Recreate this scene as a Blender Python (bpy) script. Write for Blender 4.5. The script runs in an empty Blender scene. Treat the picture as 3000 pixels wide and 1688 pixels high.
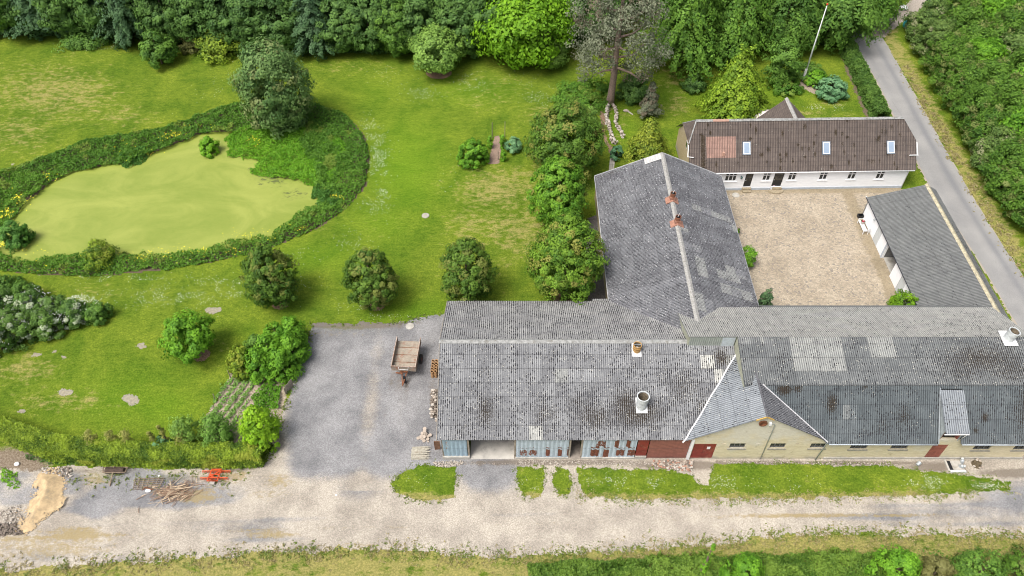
import bpy, math, random
import numpy as np
from mathutils import Vector, Matrix
R_ = math.radians
scene = bpy.context.scene
COL = scene.collection

# ---------------------------------------------------------------- camera, sky, sun, exposure
CAM_H, FPX, CXP, CYP, PITCH = 58.0, 2245.0, 1500.0, 844.0, R_(47.8)
CC, SS = math.cos(PITCH), math.sin(PITCH)
cam_d = bpy.data.cameras.new('camera'); cam = bpy.data.objects.new('camera', cam_d); COL.objects.link(cam)
cam.location = (0, 0, CAM_H); cam.rotation_euler = (math.pi/2-PITCH, 0, 0)
cam_d.sensor_width = 36; cam_d.lens = FPX/3000*36; cam_d.clip_start = 0.5; cam_d.clip_end = 2000
scene.camera = cam
SUN_EL, SUN_AZ = R_(62), R_(232)      # azimuth measured clockwise from +Y
world = bpy.data.worlds.new('World'); scene.world = world; world.use_nodes = True
wn = world.node_tree; bg = wn.nodes['Background']
sky = wn.nodes.new('ShaderNodeTexSky'); sky.sky_type = 'NISHITA'; sky.sun_disc = False
sky.sun_elevation = SUN_EL; sky.sun_rotation = SUN_AZ; sky.air_density = 1.0; sky.dust_density = 6.0; sky.ozone_density = 0.3
hs = wn.nodes.new('ShaderNodeHueSaturation'); hs.inputs['Saturation'].default_value = .55; wn.links.new(sky.outputs[0], hs.inputs['Color']); wn.links.new(hs.outputs[0], bg.inputs[0]); bg.inputs[1].default_value = 0.14
sd = bpy.data.lights.new('sun', 'SUN'); sd.energy = 2.5; sd.angle = R_(25); sd.color = (1.0, 0.96, 0.90)
sun = bpy.data.objects.new('sun', sd); COL.objects.link(sun)
sdir = Vector((math.sin(SUN_AZ)*math.cos(SUN_EL), math.cos(SUN_AZ)*math.cos(SUN_EL), math.sin(SUN_EL)))
sun.rotation_euler = sdir.to_track_quat('Z', 'Y').to_euler(); sun.location = (0, 0, 90)
scene.view_settings.view_transform = 'Standard'; scene.view_settings.look = 'None'
scene.view_settings.exposure = 0.36; scene.render.filter_size = 1.0; scene.cycles.filter_width = 1.05; scene.view_settings.gamma = 1.0

# ---------------------------------------------------------------- measuring: photograph pixel -> point of the place
def S(x, y, z=0.0):                      # 3000 px wide photo, point at height z
    u, v = x-CXP, CYP-y
    d = (u, FPX*CC+v*SS, -FPX*SS+v*CC); t = (z-CAM_H)/d[2]
    return (d[0]*t, d[1]*t, z)
K = 3000/2575.0
def D(x, y, z=0.0): return S(x*K, y*K, z)
def SY(x, y, Y):                         # point on the vertical plane at depth Y
    u, v = x-CXP, CYP-y
    d = (u, FPX*CC+v*SS, -FPX*SS+v*CC); t = Y/d[1]
    return (d[0]*t, Y, CAM_H+d[2]*t)
def Qd(X, Y, Z=0.0):
    d = Y*CC+(CAM_H-Z)*SS
    return (CXP+FPX*X/d)/K, (CYP-FPX*(Y*SS-(CAM_H-Z)*CC)/d)/K
def poly(pts, z=0.0): return np.array([D(x, y, z)[:2] for x, y in pts])

# ---------------------------------------------------------------- noise
def _h(ix, iy, s):
    v = np.sin(ix*127.1+iy*311.7+s*74.7)*43758.5453
    return v-np.floor(v)
def vn(x, y, s=0):
    ix, iy = np.floor(x), np.floor(y); fx, fy = x-ix, y-iy
    fx = fx*fx*(3-2*fx); fy = fy*fy*(3-2*fy)
    a = _h(ix, iy, s)*(1-fx)+_h(ix+1, iy, s)*fx
    b = _h(ix, iy+1, s)*(1-fx)+_h(ix+1, iy+1, s)*fx
    return a*(1-fy)+b*fy
def fbm(x, y, s=0, o=4):
    t = 0; a = .5
    for i in range(o): t = t+a*vn(x, y, s+i*13); x = x*2.03; y = y*2.03; a *= .5
    return t/(1-.5**o)
def inpoly(x, y, P):
    r = np.zeros(x.shape, bool); n = len(P); j = n-1
    for i in range(n):
        xi, yi = P[i]; xj, yj = P[j]
        c = ((yi > y) != (yj > y)) & (x < (xj-xi)*(y-yi)/((yj-yi) if yj != yi else 1e-9)+xi)
        r ^= c; j = i
    return r
def sstep(a, b, x): t = np.clip((x-a)/(b-a), 0, 1); return t*t*(3-2*t)

# ---------------------------------------------------------------- objects
def tag(o, label=None, cat=None, group=None, kind=None):
    if label: o['label'] = label
    if cat: o['category'] = cat
    if group: o['group'] = group
    if kind: o['kind'] = kind
    return o
def root(name, label, cat, loc, group=None, rz=0.0):
    o = bpy.data.objects.new(name, None); COL.objects.link(o)
    o.location = loc; o.rotation_euler = (0, 0, rz); o.empty_display_size = .3
    return tag(o, label, cat, group)
def link(name, me, mat, parent=None):
    for m in (mat if isinstance(mat, (list, tuple)) else [mat]): me.materials.append(m)
    o = bpy.data.objects.new(name, me); COL.objects.link(o)
    if parent: o.parent = parent
    return o
def npmesh(name, V, F, attrs=None, uv=None, midx=None, smooth=False, vattrs=None):
    me = bpy.data.meshes.new(name); V = np.ascontiguousarray(V, dtype=np.float32); F = np.ascontiguousarray(F, dtype=np.int32)
    n = F.shape[1]
    me.vertices.add(len(V)); me.vertices.foreach_set('co', V.ravel())
    me.loops.add(F.size); me.loops.foreach_set('vertex_index', F.ravel())
    me.polygons.add(len(F)); me.polygons.foreach_set('loop_start', np.arange(len(F), dtype=np.int32)*n)
    me.update(calc_edges=True)
    if midx is not None: me.polygons.foreach_set('material_index', np.asarray(midx, dtype=np.int32))
    me.polygons.foreach_set('use_smooth', np.full(len(F), smooth))
    if uv is not None:
        l = me.uv_layers.new(name='UVMap'); l.data.foreach_set('uv', np.ascontiguousarray(uv[F.ravel()], dtype=np.float32).ravel())
    for k, a in (attrs or {}).items():
        at = me.attributes.new(k, 'FLOAT', 'FACE'); at.data.foreach_set('value', np.ascontiguousarray(a, dtype=np.float32))
    for k, a in (vattrs or {}).items():
        at = me.attributes.new(k, 'FLOAT', 'POINT'); at.data.foreach_set('value', np.ascontiguousarray(a, dtype=np.float32))
    me.update()
    return me
class MB:
    def __init__(s, off=(0, 0, 0)): s.v = []; s.f = []; s.off = off; s.M = None
    def add(s, vs, fs):
        b = len(s.v)
        for p in vs:
            p = Vector(p)
            if s.M is not None: p = s.M @ p
            s.v.append((p[0]-s.off[0], p[1]-s.off[1], p[2]-s.off[2]))
        s.f += [tuple(b+i for i in f) for f in fs]; return s
    def box(s, x0, x1, y0, y1, z0, z1, t=0.0):
        cx, cy = (x0+x1)/2, (y0+y1)/2; q = 1-t
        v = [(x0, y0, z0), (x1, y0, z0), (x1, y1, z0), (x0, y1, z0)]
        v += [(cx+(x-cx)*q, cy+(y-cy)*q, z1) for x, y, _ in v[:4]]
        return s.add(v, [(3, 2, 1, 0), (4, 5, 6, 7), (0, 1, 5, 4), (1, 2, 6, 5), (2, 3, 7, 6), (3, 0, 4, 7)])
    def bar(s, a, b, w, h=None):                # square bar between two points
        h = h or w; a = Vector(a); b = Vector(b); d = (b-a).normalized()
        up = Vector((0, 0, 1)) if abs(d.z) < .95 else Vector((0, 1, 0))
        r = d.cross(up).normalized()*w/2; u = r.cross(d).normalized()*h/2
        v = [a-r-u, a+r-u, a+r+u, a-r+u, b-r-u, b+r-u, b+r+u, b-r+u]
        return s.add(v, [(0, 1, 2, 3), (7, 6, 5, 4), (0, 4, 5, 1), (1, 5, 6, 2), (2, 6, 7, 3), (3, 7, 4, 0)])
    def tube(s, pts, rad, n=10, cap=True):
        pts = [Vector(p) for p in pts]; rad = rad if isinstance(rad, (list, tuple)) else [rad]*len(pts)
        b = []; prev = None
        for i, p in enumerate(pts):
            d = (pts[min(i+1, len(pts)-1)]-pts[max(i-1, 0)]).normalized()
            if prev is None: r = d.cross(Vector((0, 0, 1)) if abs(d.z) < .9 else Vector((1, 0, 0))).normalized()
            else: r = (prev-d*prev.dot(d)).normalized()
            prev = r; u = d.cross(r)
            for k in range(n):
                a = 2*math.pi*k/n; b.append(p+(r*math.cos(a)+u*math.sin(a))*rad[i])
        f = []
        for i in range(len(pts)-1):
            for k in range(n): f.append((i*n+k, i*n+(k+1) % n, (i+1)*n+(k+1) % n, (i+1)*n+k))
        if cap: f += [tuple(range(n))[::-1], tuple((len(pts)-1)*n+k for k in range(n))]
        return s.add(b, f)
    def lathe(s, prof, c=(0, 0, 0), n=20, ax=None):   # profile (r, z)
        v = []; f = []
        for r, z in prof:
            for k in range(n):
                a = 2*math.pi*k/n; p = Vector((r*math.cos(a), r*math.sin(a), z))
                if ax is not None: p = ax @ p
                v.append((c[0]+p.x, c[1]+p.y, c[2]+p.z))
        for i in range(len(prof)-1):
            for k in range(n): f.append((i*n+k, i*n+(k+1) % n, (i+1)*n+(k+1) % n, (i+1)*n+k))
        return s.add(v, f)
    def prism(s, P, axis, a, b):                   # polygon P (two coords) swept along axis 'x','y','z' from a to b
        def m(p, t): return {'x': (t, p[0], p[1]), 'y': (p[0], t, p[1]), 'z': (p[0], p[1], t)}[axis]
        n = len(P); v = [m(p, a) for p in P]+[m(p, b) for p in P]
        return s.add(v, [tuple(range(n)), tuple(range(2*n-1, n-1, -1))]+[(i, (i+1) % n, n+(i+1) % n, n+i) for i in range(n)])
    def blob(s, c, r, seed=0, n=7, m=5, j=.18):       # uneven stone
        rg = random.Random(seed); rr = r if isinstance(r, (list, tuple)) else (r, r, r); v = [(c[0], c[1], c[2]-rr[2])]
        for i in range(1, m):
            for k in range(n):
                th = math.pi*i/m; a = 2*math.pi*(k+.5*(i % 2))/n; q = 1+rg.uniform(-j, j)
                v.append((c[0]+rr[0]*q*math.sin(th)*math.cos(a), c[1]+rr[1]*q*math.sin(th)*math.sin(a), c[2]-rr[2]*q*math.cos(th)))
        v.append((c[0], c[1], c[2]+rr[2])); f = []
        for k in range(n):
            f.append((0, 1+(k+1) % n, 1+k)); L = len(v)-1; o = 1+(m-2)*n; f.append((L, o+k, o+(k+1) % n))
            for i in range(m-2): f.append((1+i*n+k, 1+i*n+(k+1) % n, 1+(i+1)*n+(k+1) % n, 1+(i+1)*n+k))
        return s.add(v, f)
    def build(s, name, mat, parent=None, smooth=False):
        me = bpy.data.meshes.new(name); me.from_pydata(s.v, [], s.f); me.validate()
        if smooth: me.polygons.foreach_set('use_smooth', [True]*len(me.polygons))
        import bmesh
        bm = bmesh.new(); bm.from_mesh(me); bmesh.ops.recalc_face_normals(bm, faces=bm.faces); bm.to_mesh(me); bm.free()
        return link(name, me, mat, parent)

# ---------------------------------------------------------------- materials
def newmat(name):
    m = bpy.data.materials.new(name); m.use_nodes = True; nt = m.node_tree
    return m, nt, nt.nodes, nt.links, nt.nodes['Principled BSDF']
class NB:
    def __init__(s, nt): s.nt = nt; s.N = nt.nodes; s.L = nt.links
    def _in(s, sock, v):
        if v is None: return
        if isinstance(v, (int, float)): sock.default_value = v
        elif isinstance(v, (tuple, list)): sock.default_value = tuple(v)+((1,) if len(v) == 3 and sock.type == 'RGBA' else ())
        else: s.L.new(v, sock)
    def math(s, op, a, b=None, c=None, clamp=False):
        n = s.N.new('ShaderNodeMath'); n.operation = op; n.use_clamp = clamp
        s._in(n.inputs[0], a); s._in(n.inputs[1], b); s._in(n.inputs[2], c); return n.outputs[0]
    def mix(s, f, a, b, mode='MIX'):
        n = s.N.new('ShaderNodeMix'); n.data_type = 'RGBA'; n.blend_type = mode
        s._in(n.inputs[0], f); s._in(n.inputs[6], a); s._in(n.inputs[7], b); return n.outputs[2]
    def ss(s, v, a, b):
        n = s.N.new('ShaderNodeMapRange'); n.interpolation_type = 'SMOOTHSTEP'
        s._in(n.inputs[0], v); n.inputs[1].default_value = a; n.inputs[2].default_value = b; return n.outputs[0]
    def noise(s, vec, scale, detail=3, rough=.55, dist=0.0, out=0):
        n = s.N.new('ShaderNodeTexNoise'); s._in(n.inputs['Vector'], vec); n.inputs['Scale'].default_value = scale
        n.inputs['Detail'].default_value = detail; n.inputs['Roughness'].default_value = rough; n.inputs['Distortion'].default_value = dist
        return n.outputs[out]
    def vor(s, vec, scale, feat='F1', out='Distance'):
        n = s.N.new('ShaderNodeTexVoronoi'); n.feature = feat; s._in(n.inputs['Vector'], vec); n.inputs['Scale'].default_value = scale
        return n.outputs[out]
    def attr(s, name):
        n = s.N.new('ShaderNodeAttribute'); n.attribute_name = name; return n.outputs['Fac']
    def pos(s): return s.N.new('ShaderNodeNewGeometry').outputs['Position']
    def obj(s): return s.N.new('ShaderNodeTexCoord').outputs['Object']
    def uv(s): return s.N.new('ShaderNodeTexCoord').outputs['UV']
    def sep(s, v): n = s.N.new('ShaderNodeSeparateXYZ'); s._in(n.inputs[0], v); return n.outputs
    def comb(s, x, y, z=0.0): n = s.N.new('ShaderNodeCombineXYZ'); s._in(n.inputs[0], x); s._in(n.inputs[1], y); s._in(n.inputs[2], z); return n.outputs[0]
    def vmul(s, v, k): n = s.N.new('ShaderNodeVectorMath'); n.operation = 'MULTIPLY'; s._in(n.inputs[0], v); n.inputs[1].default_value = k; return n.outputs[0]
    def rand(s): return s.N.new('ShaderNodeObjectInfo').outputs['Random']
    def white(s, v): n = s.N.new('ShaderNodeTexWhiteNoise'); s._in(n.inputs[0], v); return n.outputs[0]
    def bump(s, h, st, dist, bsdf):
        n = s.N.new('ShaderNodeBump'); s._in(n.inputs['Height'], h); n.inputs['Strength'].default_value = st; n.inputs['Distance'].default_value = dist
        s.L.new(n.outputs[0], bsdf.inputs['Normal'])
_MC = {}
def flat(name, col, rough=.8, metal=0.0, var=.15, scale=6.0, bump=0.0, dirt=None):
    if name in _MC: return _MC[name]
    m, nt, N, L, b = newmat(name); q = NB(nt)
    n = q.noise(q.pos(), scale, 4, .65)
    c = q.mix(q.ss(n, .3, .7), tuple(x*(1-var) for x in col), tuple(min(1, x*(1+var)) for x in col))
    if dirt:
        n2 = q.noise(q.pos(), scale*.6, 5, .75); c = q.mix(q.ss(n2, .52, .68), c, dirt)
    L.new(c, b.inputs['Base Color']); b.inputs['Roughness'].default_value = rough; b.inputs['Metallic'].default_value = metal
    if bump: q.bump(q.noise(q.pos(), scale*6, 3), bump, .02, b)
    _MC[name] = m; return m
def leafmat(name, c0, c1, c2=None, tr=.25, f2=.08):
    """c0 dark, c1 light leaf colour by leaf 'tone', c2 odd-coloured leaf clumps"""
    m, nt, N, L, b = newmat(name); q = NB(nt)
    t = q.attr('tone'); r = q.rand()
    t2 = q.math('ADD', t, q.math('MULTIPLY', q.math('SUBTRACT', r, .5), .25), clamp=True)
    c = q.mix(t2, c0, c1)
    if c2: c = q.mix(q.ss(q.attr('odd'), 1-f2-.03, 1-f2+.03), c, c2)
    L.new(c, b.inputs['Base Color']); b.inputs['Roughness'].default_value = .62
    b.inputs['Specular IOR Level'].default_value = .25
    tl = N.new('ShaderNodeBsdfTranslucent'); L.new(q.mix(.5, c, q.mix(1.0, c, (1.0, 1.15, .5), 'MULTIPLY')), tl.inputs[0])
    mx = N.new('ShaderNodeMixShader'); mx.inputs[0].default_value = tr
    L.new(b.outputs[0], mx.inputs[1]); L.new(tl.outputs[0], mx.inputs[2]); L.new(mx.outputs[0], N['Material Output'].inputs[0])
    return m
def roofmat(name, dark, light, pitch, row, dash=.5, lich=.3, mosscol=(.028, .02, .012), seam=.6, dashcol=(.018, .018, .022), dashv=5.0, lcol=(.55, .54, .48), lap=.28, lapw=1.08):
    m, nt, N, L, b = newmat(name); q = NB(nt)
    uv = q.uv(); s = q.sep(uv); u, v = s[0], s[1]
    tone = q.attr('tone'); moss = q.attr('moss')
    c = q.mix(q.math('MINIMUM', tone, 1.0), dark, light); c = q.mix(q.math('MULTIPLY', q.ss(tone, 1.0, 1.15), .8), c, (.33, .34, .325)); c = q.mix(q.math('MULTIPLY', q.ss(tone, 1.5, 1.6), .85), c, (.56, .56, .52))
    n1 = q.noise(uv, 1.3, 5, .7); c = q.mix(q.ss(n1, .25, .75), c, q.mix(1.0, c, (.72, .72, .74), 'MULTIPLY'))
    n1b = q.noise(q.vmul(uv, (14, 1.6, 1)), 1.0, 4, .7); c = q.mix(q.ss(n1b, .4, .8), c, q.mix(1.0, c, (1.25, 1.25, 1.22), 'MULTIPLY'))
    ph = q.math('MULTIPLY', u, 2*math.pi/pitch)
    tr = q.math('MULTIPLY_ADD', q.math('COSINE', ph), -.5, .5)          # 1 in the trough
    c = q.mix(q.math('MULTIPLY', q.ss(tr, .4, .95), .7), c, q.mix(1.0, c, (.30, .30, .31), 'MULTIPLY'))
    cell = q.math('FLOOR', q.math('DIVIDE', u, pitch))
    dn = q.noise(q.comb(q.math('MULTIPLY', cell, 7.31), q.math('MULTIPLY', v, dashv), 0.0), 1.0, 2, .6)
    big = q.noise(uv, .55, 3, .6)
    thr = q.math('SUBTRACT', .72-.25*dash, q.math('MULTIPLY', q.math('ADD', q.math('SUBTRACT', big, .5), q.math('MULTIPLY', moss, .5)), .5))
    dm = q.math('MULTIPLY', q.ss(q.math('SUBTRACT', dn, thr), 0.0, .03), q.ss(tr, .35, .6))
    c = q.mix(q.math('MULTIPLY', dm, .92), c, dashcol)
    mn = q.noise(q.vmul(uv, (1.6, .8, 1)), 9.0, 4, .8)
    mm = q.ss(q.math('ADD', mn, q.math('MULTIPLY_ADD', moss, .26, q.math('MULTIPLY', tr, .05))), .66, .72)
    c = q.mix(q.math('MULTIPLY', mm, .9), c, mosscol)
    ln = q.vor(q.vmul(uv, (1, .8, 1)), 7.0); lz = q.noise(uv, 1.1, 3, .6)
    lm = q.math('MULTIPLY', q.ss(ln, .22, .14), q.ss(q.math('ADD', lz, q.math('MULTIPLY', lich, .25)), .55, .66))
    c = q.mix(q.math('MULTIPLY', lm, .8), c, lcol)
    fr = q.math('FRACT', q.math('DIVIDE', v, row))
    sm = q.math('ADD', q.ss(fr, .035, 0.0), q.ss(fr, .985, 1.0), clamp=True)
    c = q.mix(q.math('MULTIPLY', sm, seam), c, (.03, .03, .035))
    fu = q.math('FRACT', q.math('DIVIDE', u, lapw)); c = q.mix(q.math('MULTIPLY', q.ss(fu, .05, .02), lap), c, (.03, .03, .035))
    st = q.noise(q.vmul(uv, (5.5, .45, 1)), 1.0, 4, .7); c = q.mix(q.math('MULTIPLY', q.ss(st, .56, .72), .38), c, q.mix(1.0, c, (.42, .41, .40), 'MULTIPLY'))
    L.new(c, b.inputs['Base Color']); b.inputs['Roughness'].default_value = .85; b.inputs['Specular IOR Level'].default_value = .3
    q.bump(q.noise(uv, 30, 3), .35, .01, b)
    return m
def ray_plane(px, py, O, N):             # source px -> point on plane
    u, v = px-CXP, CYP-py
    d = Vector((u, FPX*CC+v*SS, -FPX*SS+v*CC)); o = Vector((0, 0, CAM_H)); N = Vector(N)
    t = (Vector(O)-o).dot(N)/d.dot(N); return o+d*t
def G(x, y, cx, cy, rx, ry): return np.exp(-((x-cx)/rx)**2-((y-cy)/ry)**2)
def blobs(x, y, L):
    t = np.zeros(x.shape)
    for cx, cy, rx, ry, a in L: t = np.maximum(t, a*G(x, y, cx, cy, rx, ry))
    return t
def dist_poly(x, y, P):                  # distance to an open polyline
    d = np.full(x.shape, 1e9)
    for (ax, ay), (bx, by) in zip(P[:-1], P[1:]):
        l = (bx-ax)**2+(by-ay)**2; t = np.clip(((x-ax)*(bx-ax)+(y-ay)*(by-ay))/l, 0, 1)
        d = np.minimum(d, np.hypot(x-ax-t*(bx-ax), y-ay-t*(by-ay)))
    return d

# ================================================================ GROUND
# grass
def grassmat():
    m, nt, N, L, b = newmat('grass'); q = NB(nt); P = q.pos()
    dry, lush, soil = q.attr('dry'), q.attr('lush'), q.attr('soil')
    n1 = q.noise(P, .22, 5, .6, .6); n2 = q.noise(q.vmul(P, (1, 1.5, 1)), 1.6, 5, .7); n3 = q.noise(P, 6, 5, .8); n4 = q.noise(q.vmul(P, (1, 1.8, 1)), .75, 5, .72)
    c = q.mix(q.ss(n1, .3, .7), (.10, .17, .014), (.195, .255, .026))
    c = q.mix(q.ss(n2, .3, .72), q.mix(1.0, c, (.70, .76, .7), 'MULTIPLY'), q.mix(1.0, c, (1.18, 1.12, 1.1), 'MULTIPLY'))
    c = q.mix(q.math('MULTIPLY', lush, .6), c, (.135, .255, .012))
    d = q.math('ADD', dry, q.math('ADD', q.math('MULTIPLY', q.math('SUBTRACT', n2, .5), 1.3), q.math('MULTIPLY', q.math('SUBTRACT', n4, .5), 1.8)))
    d2 = q.ss(q.math('MULTIPLY_ADD', q.math('SUBTRACT', n1, .5), .7, d), .35, .85)
    c = q.mix(q.math('MULTIPLY', d2, .72), c, (.36, .295, .12))
    c = q.mix(q.math('MULTIPLY', q.ss(n4, .52, .34), .35), c, q.mix(1.0, c, (.55, .68, .5), 'MULTIPLY'))
    c = q.mix(q.ss(n3, .38, .66), q.mix(1.0, c, (.62, .68, .6), 'MULTIPLY'), q.mix(1.0, c, (1.22, 1.18, 1.2), 'MULTIPLY'))
    s = q.ss(q.math('ADD', soil, q.math('MULTIPLY', q.math('SUBTRACT', n2, .5), .9)), .4, .62)
    sc = q.mix(q.ss(n3, .35, .65), (.13, .095, .065), (.30, .25, .19))
    c = q.mix(s, c, sc)
    L.new(c, b.inputs['Base Color']); b.inputs['Roughness'].default_value = .9; b.inputs['Specular IOR Level'].default_value = .1
    q.bump(q.math('ADD', n3, q.math('MULTIPLY', n2, .6)), .8, .10, b)
    return m
M_grass = grassmat()
ROAD_R = [(2217, 60), (2217, 90), (2257, 160), (2317, 267), (2384, 387), (2440, 483), (2500, 583), (2575, 697), (2700, 880)]
def grass_attrs(X, Y):
    x, y = Qd(X, np.maximum(Y, 5))
    dry = blobs(x, y, [(140, 235, 210, 100, .62), (50, 330, 120, 70, .55), (300, 290, 130, 60, .45), (140, 140, 150, 40, .3), (420, 120, 90, 30, .35), (1250, 480, 140, 75, .68), (1300, 580, 120, 100, .62), (1200, 560, 120, 80, .5),
        (1190, 640, 110, 100, .4), (1230, 230, 110, 60, .45), (1370, 290, 80, 40, .5), (60, 930, 130, 50, .6), (150, 1010, 170, 40, .55), (1700, 200, 60, 60, .55), (2010, 287, 170, 10, .6),
        (1700, 262, 45, 40, .6), (2100, 262, 60, 12, .45), (960, 560, 80, 60, .25), (820, 560, 60, 60, .3), (880, 170, 200, 25, .35), (250, 730, 200, 30, .35), (520, 860, 80, 60, .3), (330, 960, 90, 50, .2),(1400,430,80,30,.7)])
    dry = np.maximum(dry, .80*sstep(1330, 1350, y)*(.75+.5*fbm(x*.012, y*.03, 5)))
    rr = poly(ROAD_R); dr = dist_poly(X, Y, [tuple(p) for p in rr]); right = x > np.interp(y, [p[1] for p in ROAD_R], [p[0] for p in ROAD_R])
    dry = np.maximum(dry, .75*np.where(right, 1-sstep(1.2, 3.6, dr), 0))
    lush = blobs(x, y, [(1020, 420, 110, 130, 1), (960, 560, 90, 60, .7), (330, 1010, 180, 80, .6), (800, 650, 160, 50, .6), (1180, 230, 120, 40, .6), (1850, 235, 200, 25, .6), (950, 230, 90, 60, .4), (640, 870, 120, 60, .4), (1020, 780, 120, 40, .7), (1570, 320, 25, 40, .8), (420, 1030, 100, 60, .8)])
    soil = blobs(x, y, [(40, 1170, 110, 60, .9), (0, 1330, 120, 60, .8), (-40, 1250, 120, 90, .9), (1765, 1185, 22, 40, .0)])
    soil = np.maximum(soil, .75*np.where(y < 92, 1, 0)*sstep(1500, 1200, x)*0.6)  # shaded grass under the wood, put in as soil colour
    return x, y, dry, lush, soil
xs = np.concatenate([[-420, -300, -200, -140, -110], np.arange(-92, 92.1, .45), [110, 140, 200, 300, 420]])
ys = np.concatenate([[-200, -100, -40, 0], np.arange(14, 132, .45), [145, 170, 220, 320, 520]])
gx, gy = np.meshgrid(xs, ys); nx, ny = len(xs), len(ys)
i0 = (np.arange(ny-1)[:, None]*nx+np.arange(nx-1)[None, :]).ravel()
x_, y_, dry_, lush_, soil_ = grass_attrs(gx.ravel(), gy.ravel())
me = npmesh('ground', np.c_[gx.ravel(), gy.ravel(), np.zeros(gx.size)], np.c_[i0, i0+1, i0+1+nx, i0+nx], vattrs={'dry': dry_, 'lush': lush_, 'soil': soil_}, smooth=True)
tag(link('lawn', me, M_grass), kind='structure')

def sheet(name, P, cell, z, mat, warp=.25, wscale=.9, attrf=None, kind='structure', hole=None, height=None, soft=0.0):
    """a ragged-edged sheet of ground, cut from the plane by the outline P (metres)"""
    x0, y0 = P.min(0)-1; x1, y1 = P.max(0)+1
    X, Y = np.meshgrid(np.arange(x0, x1, cell), np.arange(y0, y1, cell)); h, w = X.shape
    cx, cy = X[:-1, :-1]+cell/2, Y[:-1, :-1]+cell/2
    wx = cx+warp*2*(fbm(cx*wscale, cy*wscale, 3, 4)-.5)+soft*(_h(np.floor(cx/cell), np.floor(cy/cell), 9.)-.5)
    wy = cy+warp*2*(fbm(cx*wscale, cy*wscale, 8, 4)-.5)+soft*(_h(np.floor(cx/cell), np.floor(cy/cell), 5.)-.5)
    k = inpoly(wx, wy, P)
    if hole is not None: k &= ~inpoly(wx, wy, hole)
    jj, ii = np.nonzero(k); a = jj*w+ii
    F = np.c_[a, a+1, a+1+w, a+w]; u, inv = np.unique(F, return_inverse=True); F = inv.reshape(F.shape)
    V = np.c_[X.ravel()[u], Y.ravel()[u], np.full(len(u), z)]
    if height is not None: V[:, 2] += height(V[:, 0], V[:, 1])
    o = link(name, npmesh(name, V, F, vattrs=attrf(V[:, 0], V[:, 1]) if attrf else None, smooth=True), mat)
    if kind: tag(o, kind=kind)
    return o

# gravel: lane, yard, hard standing
def gravelmat():
    m, nt, N, L, b = newmat('gravel'); q = NB(nt); P = q.pos()
    grey, moss, dark, gr = q.attr('grey'), q.attr('moss'), q.attr('dark'), q.attr('weed')
    n1 = q.noise(P, .35, 5, .6); n2 = q.noise(q.vmul(P, (1, 1.6, 1)), 2.2, 5, .7); n3 = q.noise(P, 14, 3, .8); vz = q.vor(P, 16, out='Color')
    c = q.mix(q.ss(n1, .3, .7), (.30, .27, .23), (.44, .40, .34))
    g = q.mix(q.ss(n1, .3, .7), (.175, .176, .184), (.275, .275, .28))
    gf = q.ss(q.math('ADD', grey, q.math('MULTIPLY', q.math('SUBTRACT', n2, .5), .5)), .25, .75)
    c = q.mix(gf, c, g)
    sp = q.sep(vz)[0]
    c = q.mix(q.ss(sp, .0, 1.0), q.mix(1.0, c, (.80, .80, .80), 'MULTIPLY'), q.mix(1.0, c, (1.2, 1.2, 1.2), 'MULTIPLY'))
    c = q.mix(q.ss(n3, .35, .65), q.mix(1.0, c, (.84, .83, .82), 'MULTIPLY'), q.mix(1.0, c, (1.12, 1.12, 1.12), 'MULTIPLY'))
    c = q.mix(q.math('MULTIPLY', q.ss(q.math('ADD', moss, q.math('ADD', q.math('MULTIPLY', q.math('SUBTRACT', n2, .5), 1.6), q.math('MULTIPLY', q.math('SUBTRACT', n3, .5), 1.2))), .45, .8), .75), c, (.29, .225, .10))
    c = q.mix(q.math('MULTIPLY', q.ss(q.math('ADD', dark, q.math('MULTIPLY', q.math('SUBTRACT', n2, .5), .8)), .35, .75), .75), c, (.155, .13, .105))
    c = q.mix(q.math('MULTIPLY', q.ss(q.math('ADD', gr, q.math('MULTIPLY', q.math('SUBTRACT', n3, .5), 2.2)), .62, .75), .8), c, (.13, .15, .03))
    L.new(c, b.inputs['Base Color']); b.inputs['Roughness'].default_value = .95; b.inputs['Specular IOR Level'].default_value = .15
    q.bump(q.math('ADD', n3, sp), .5, .03, b)
    return m
M_gravel = gravelmat()
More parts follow.
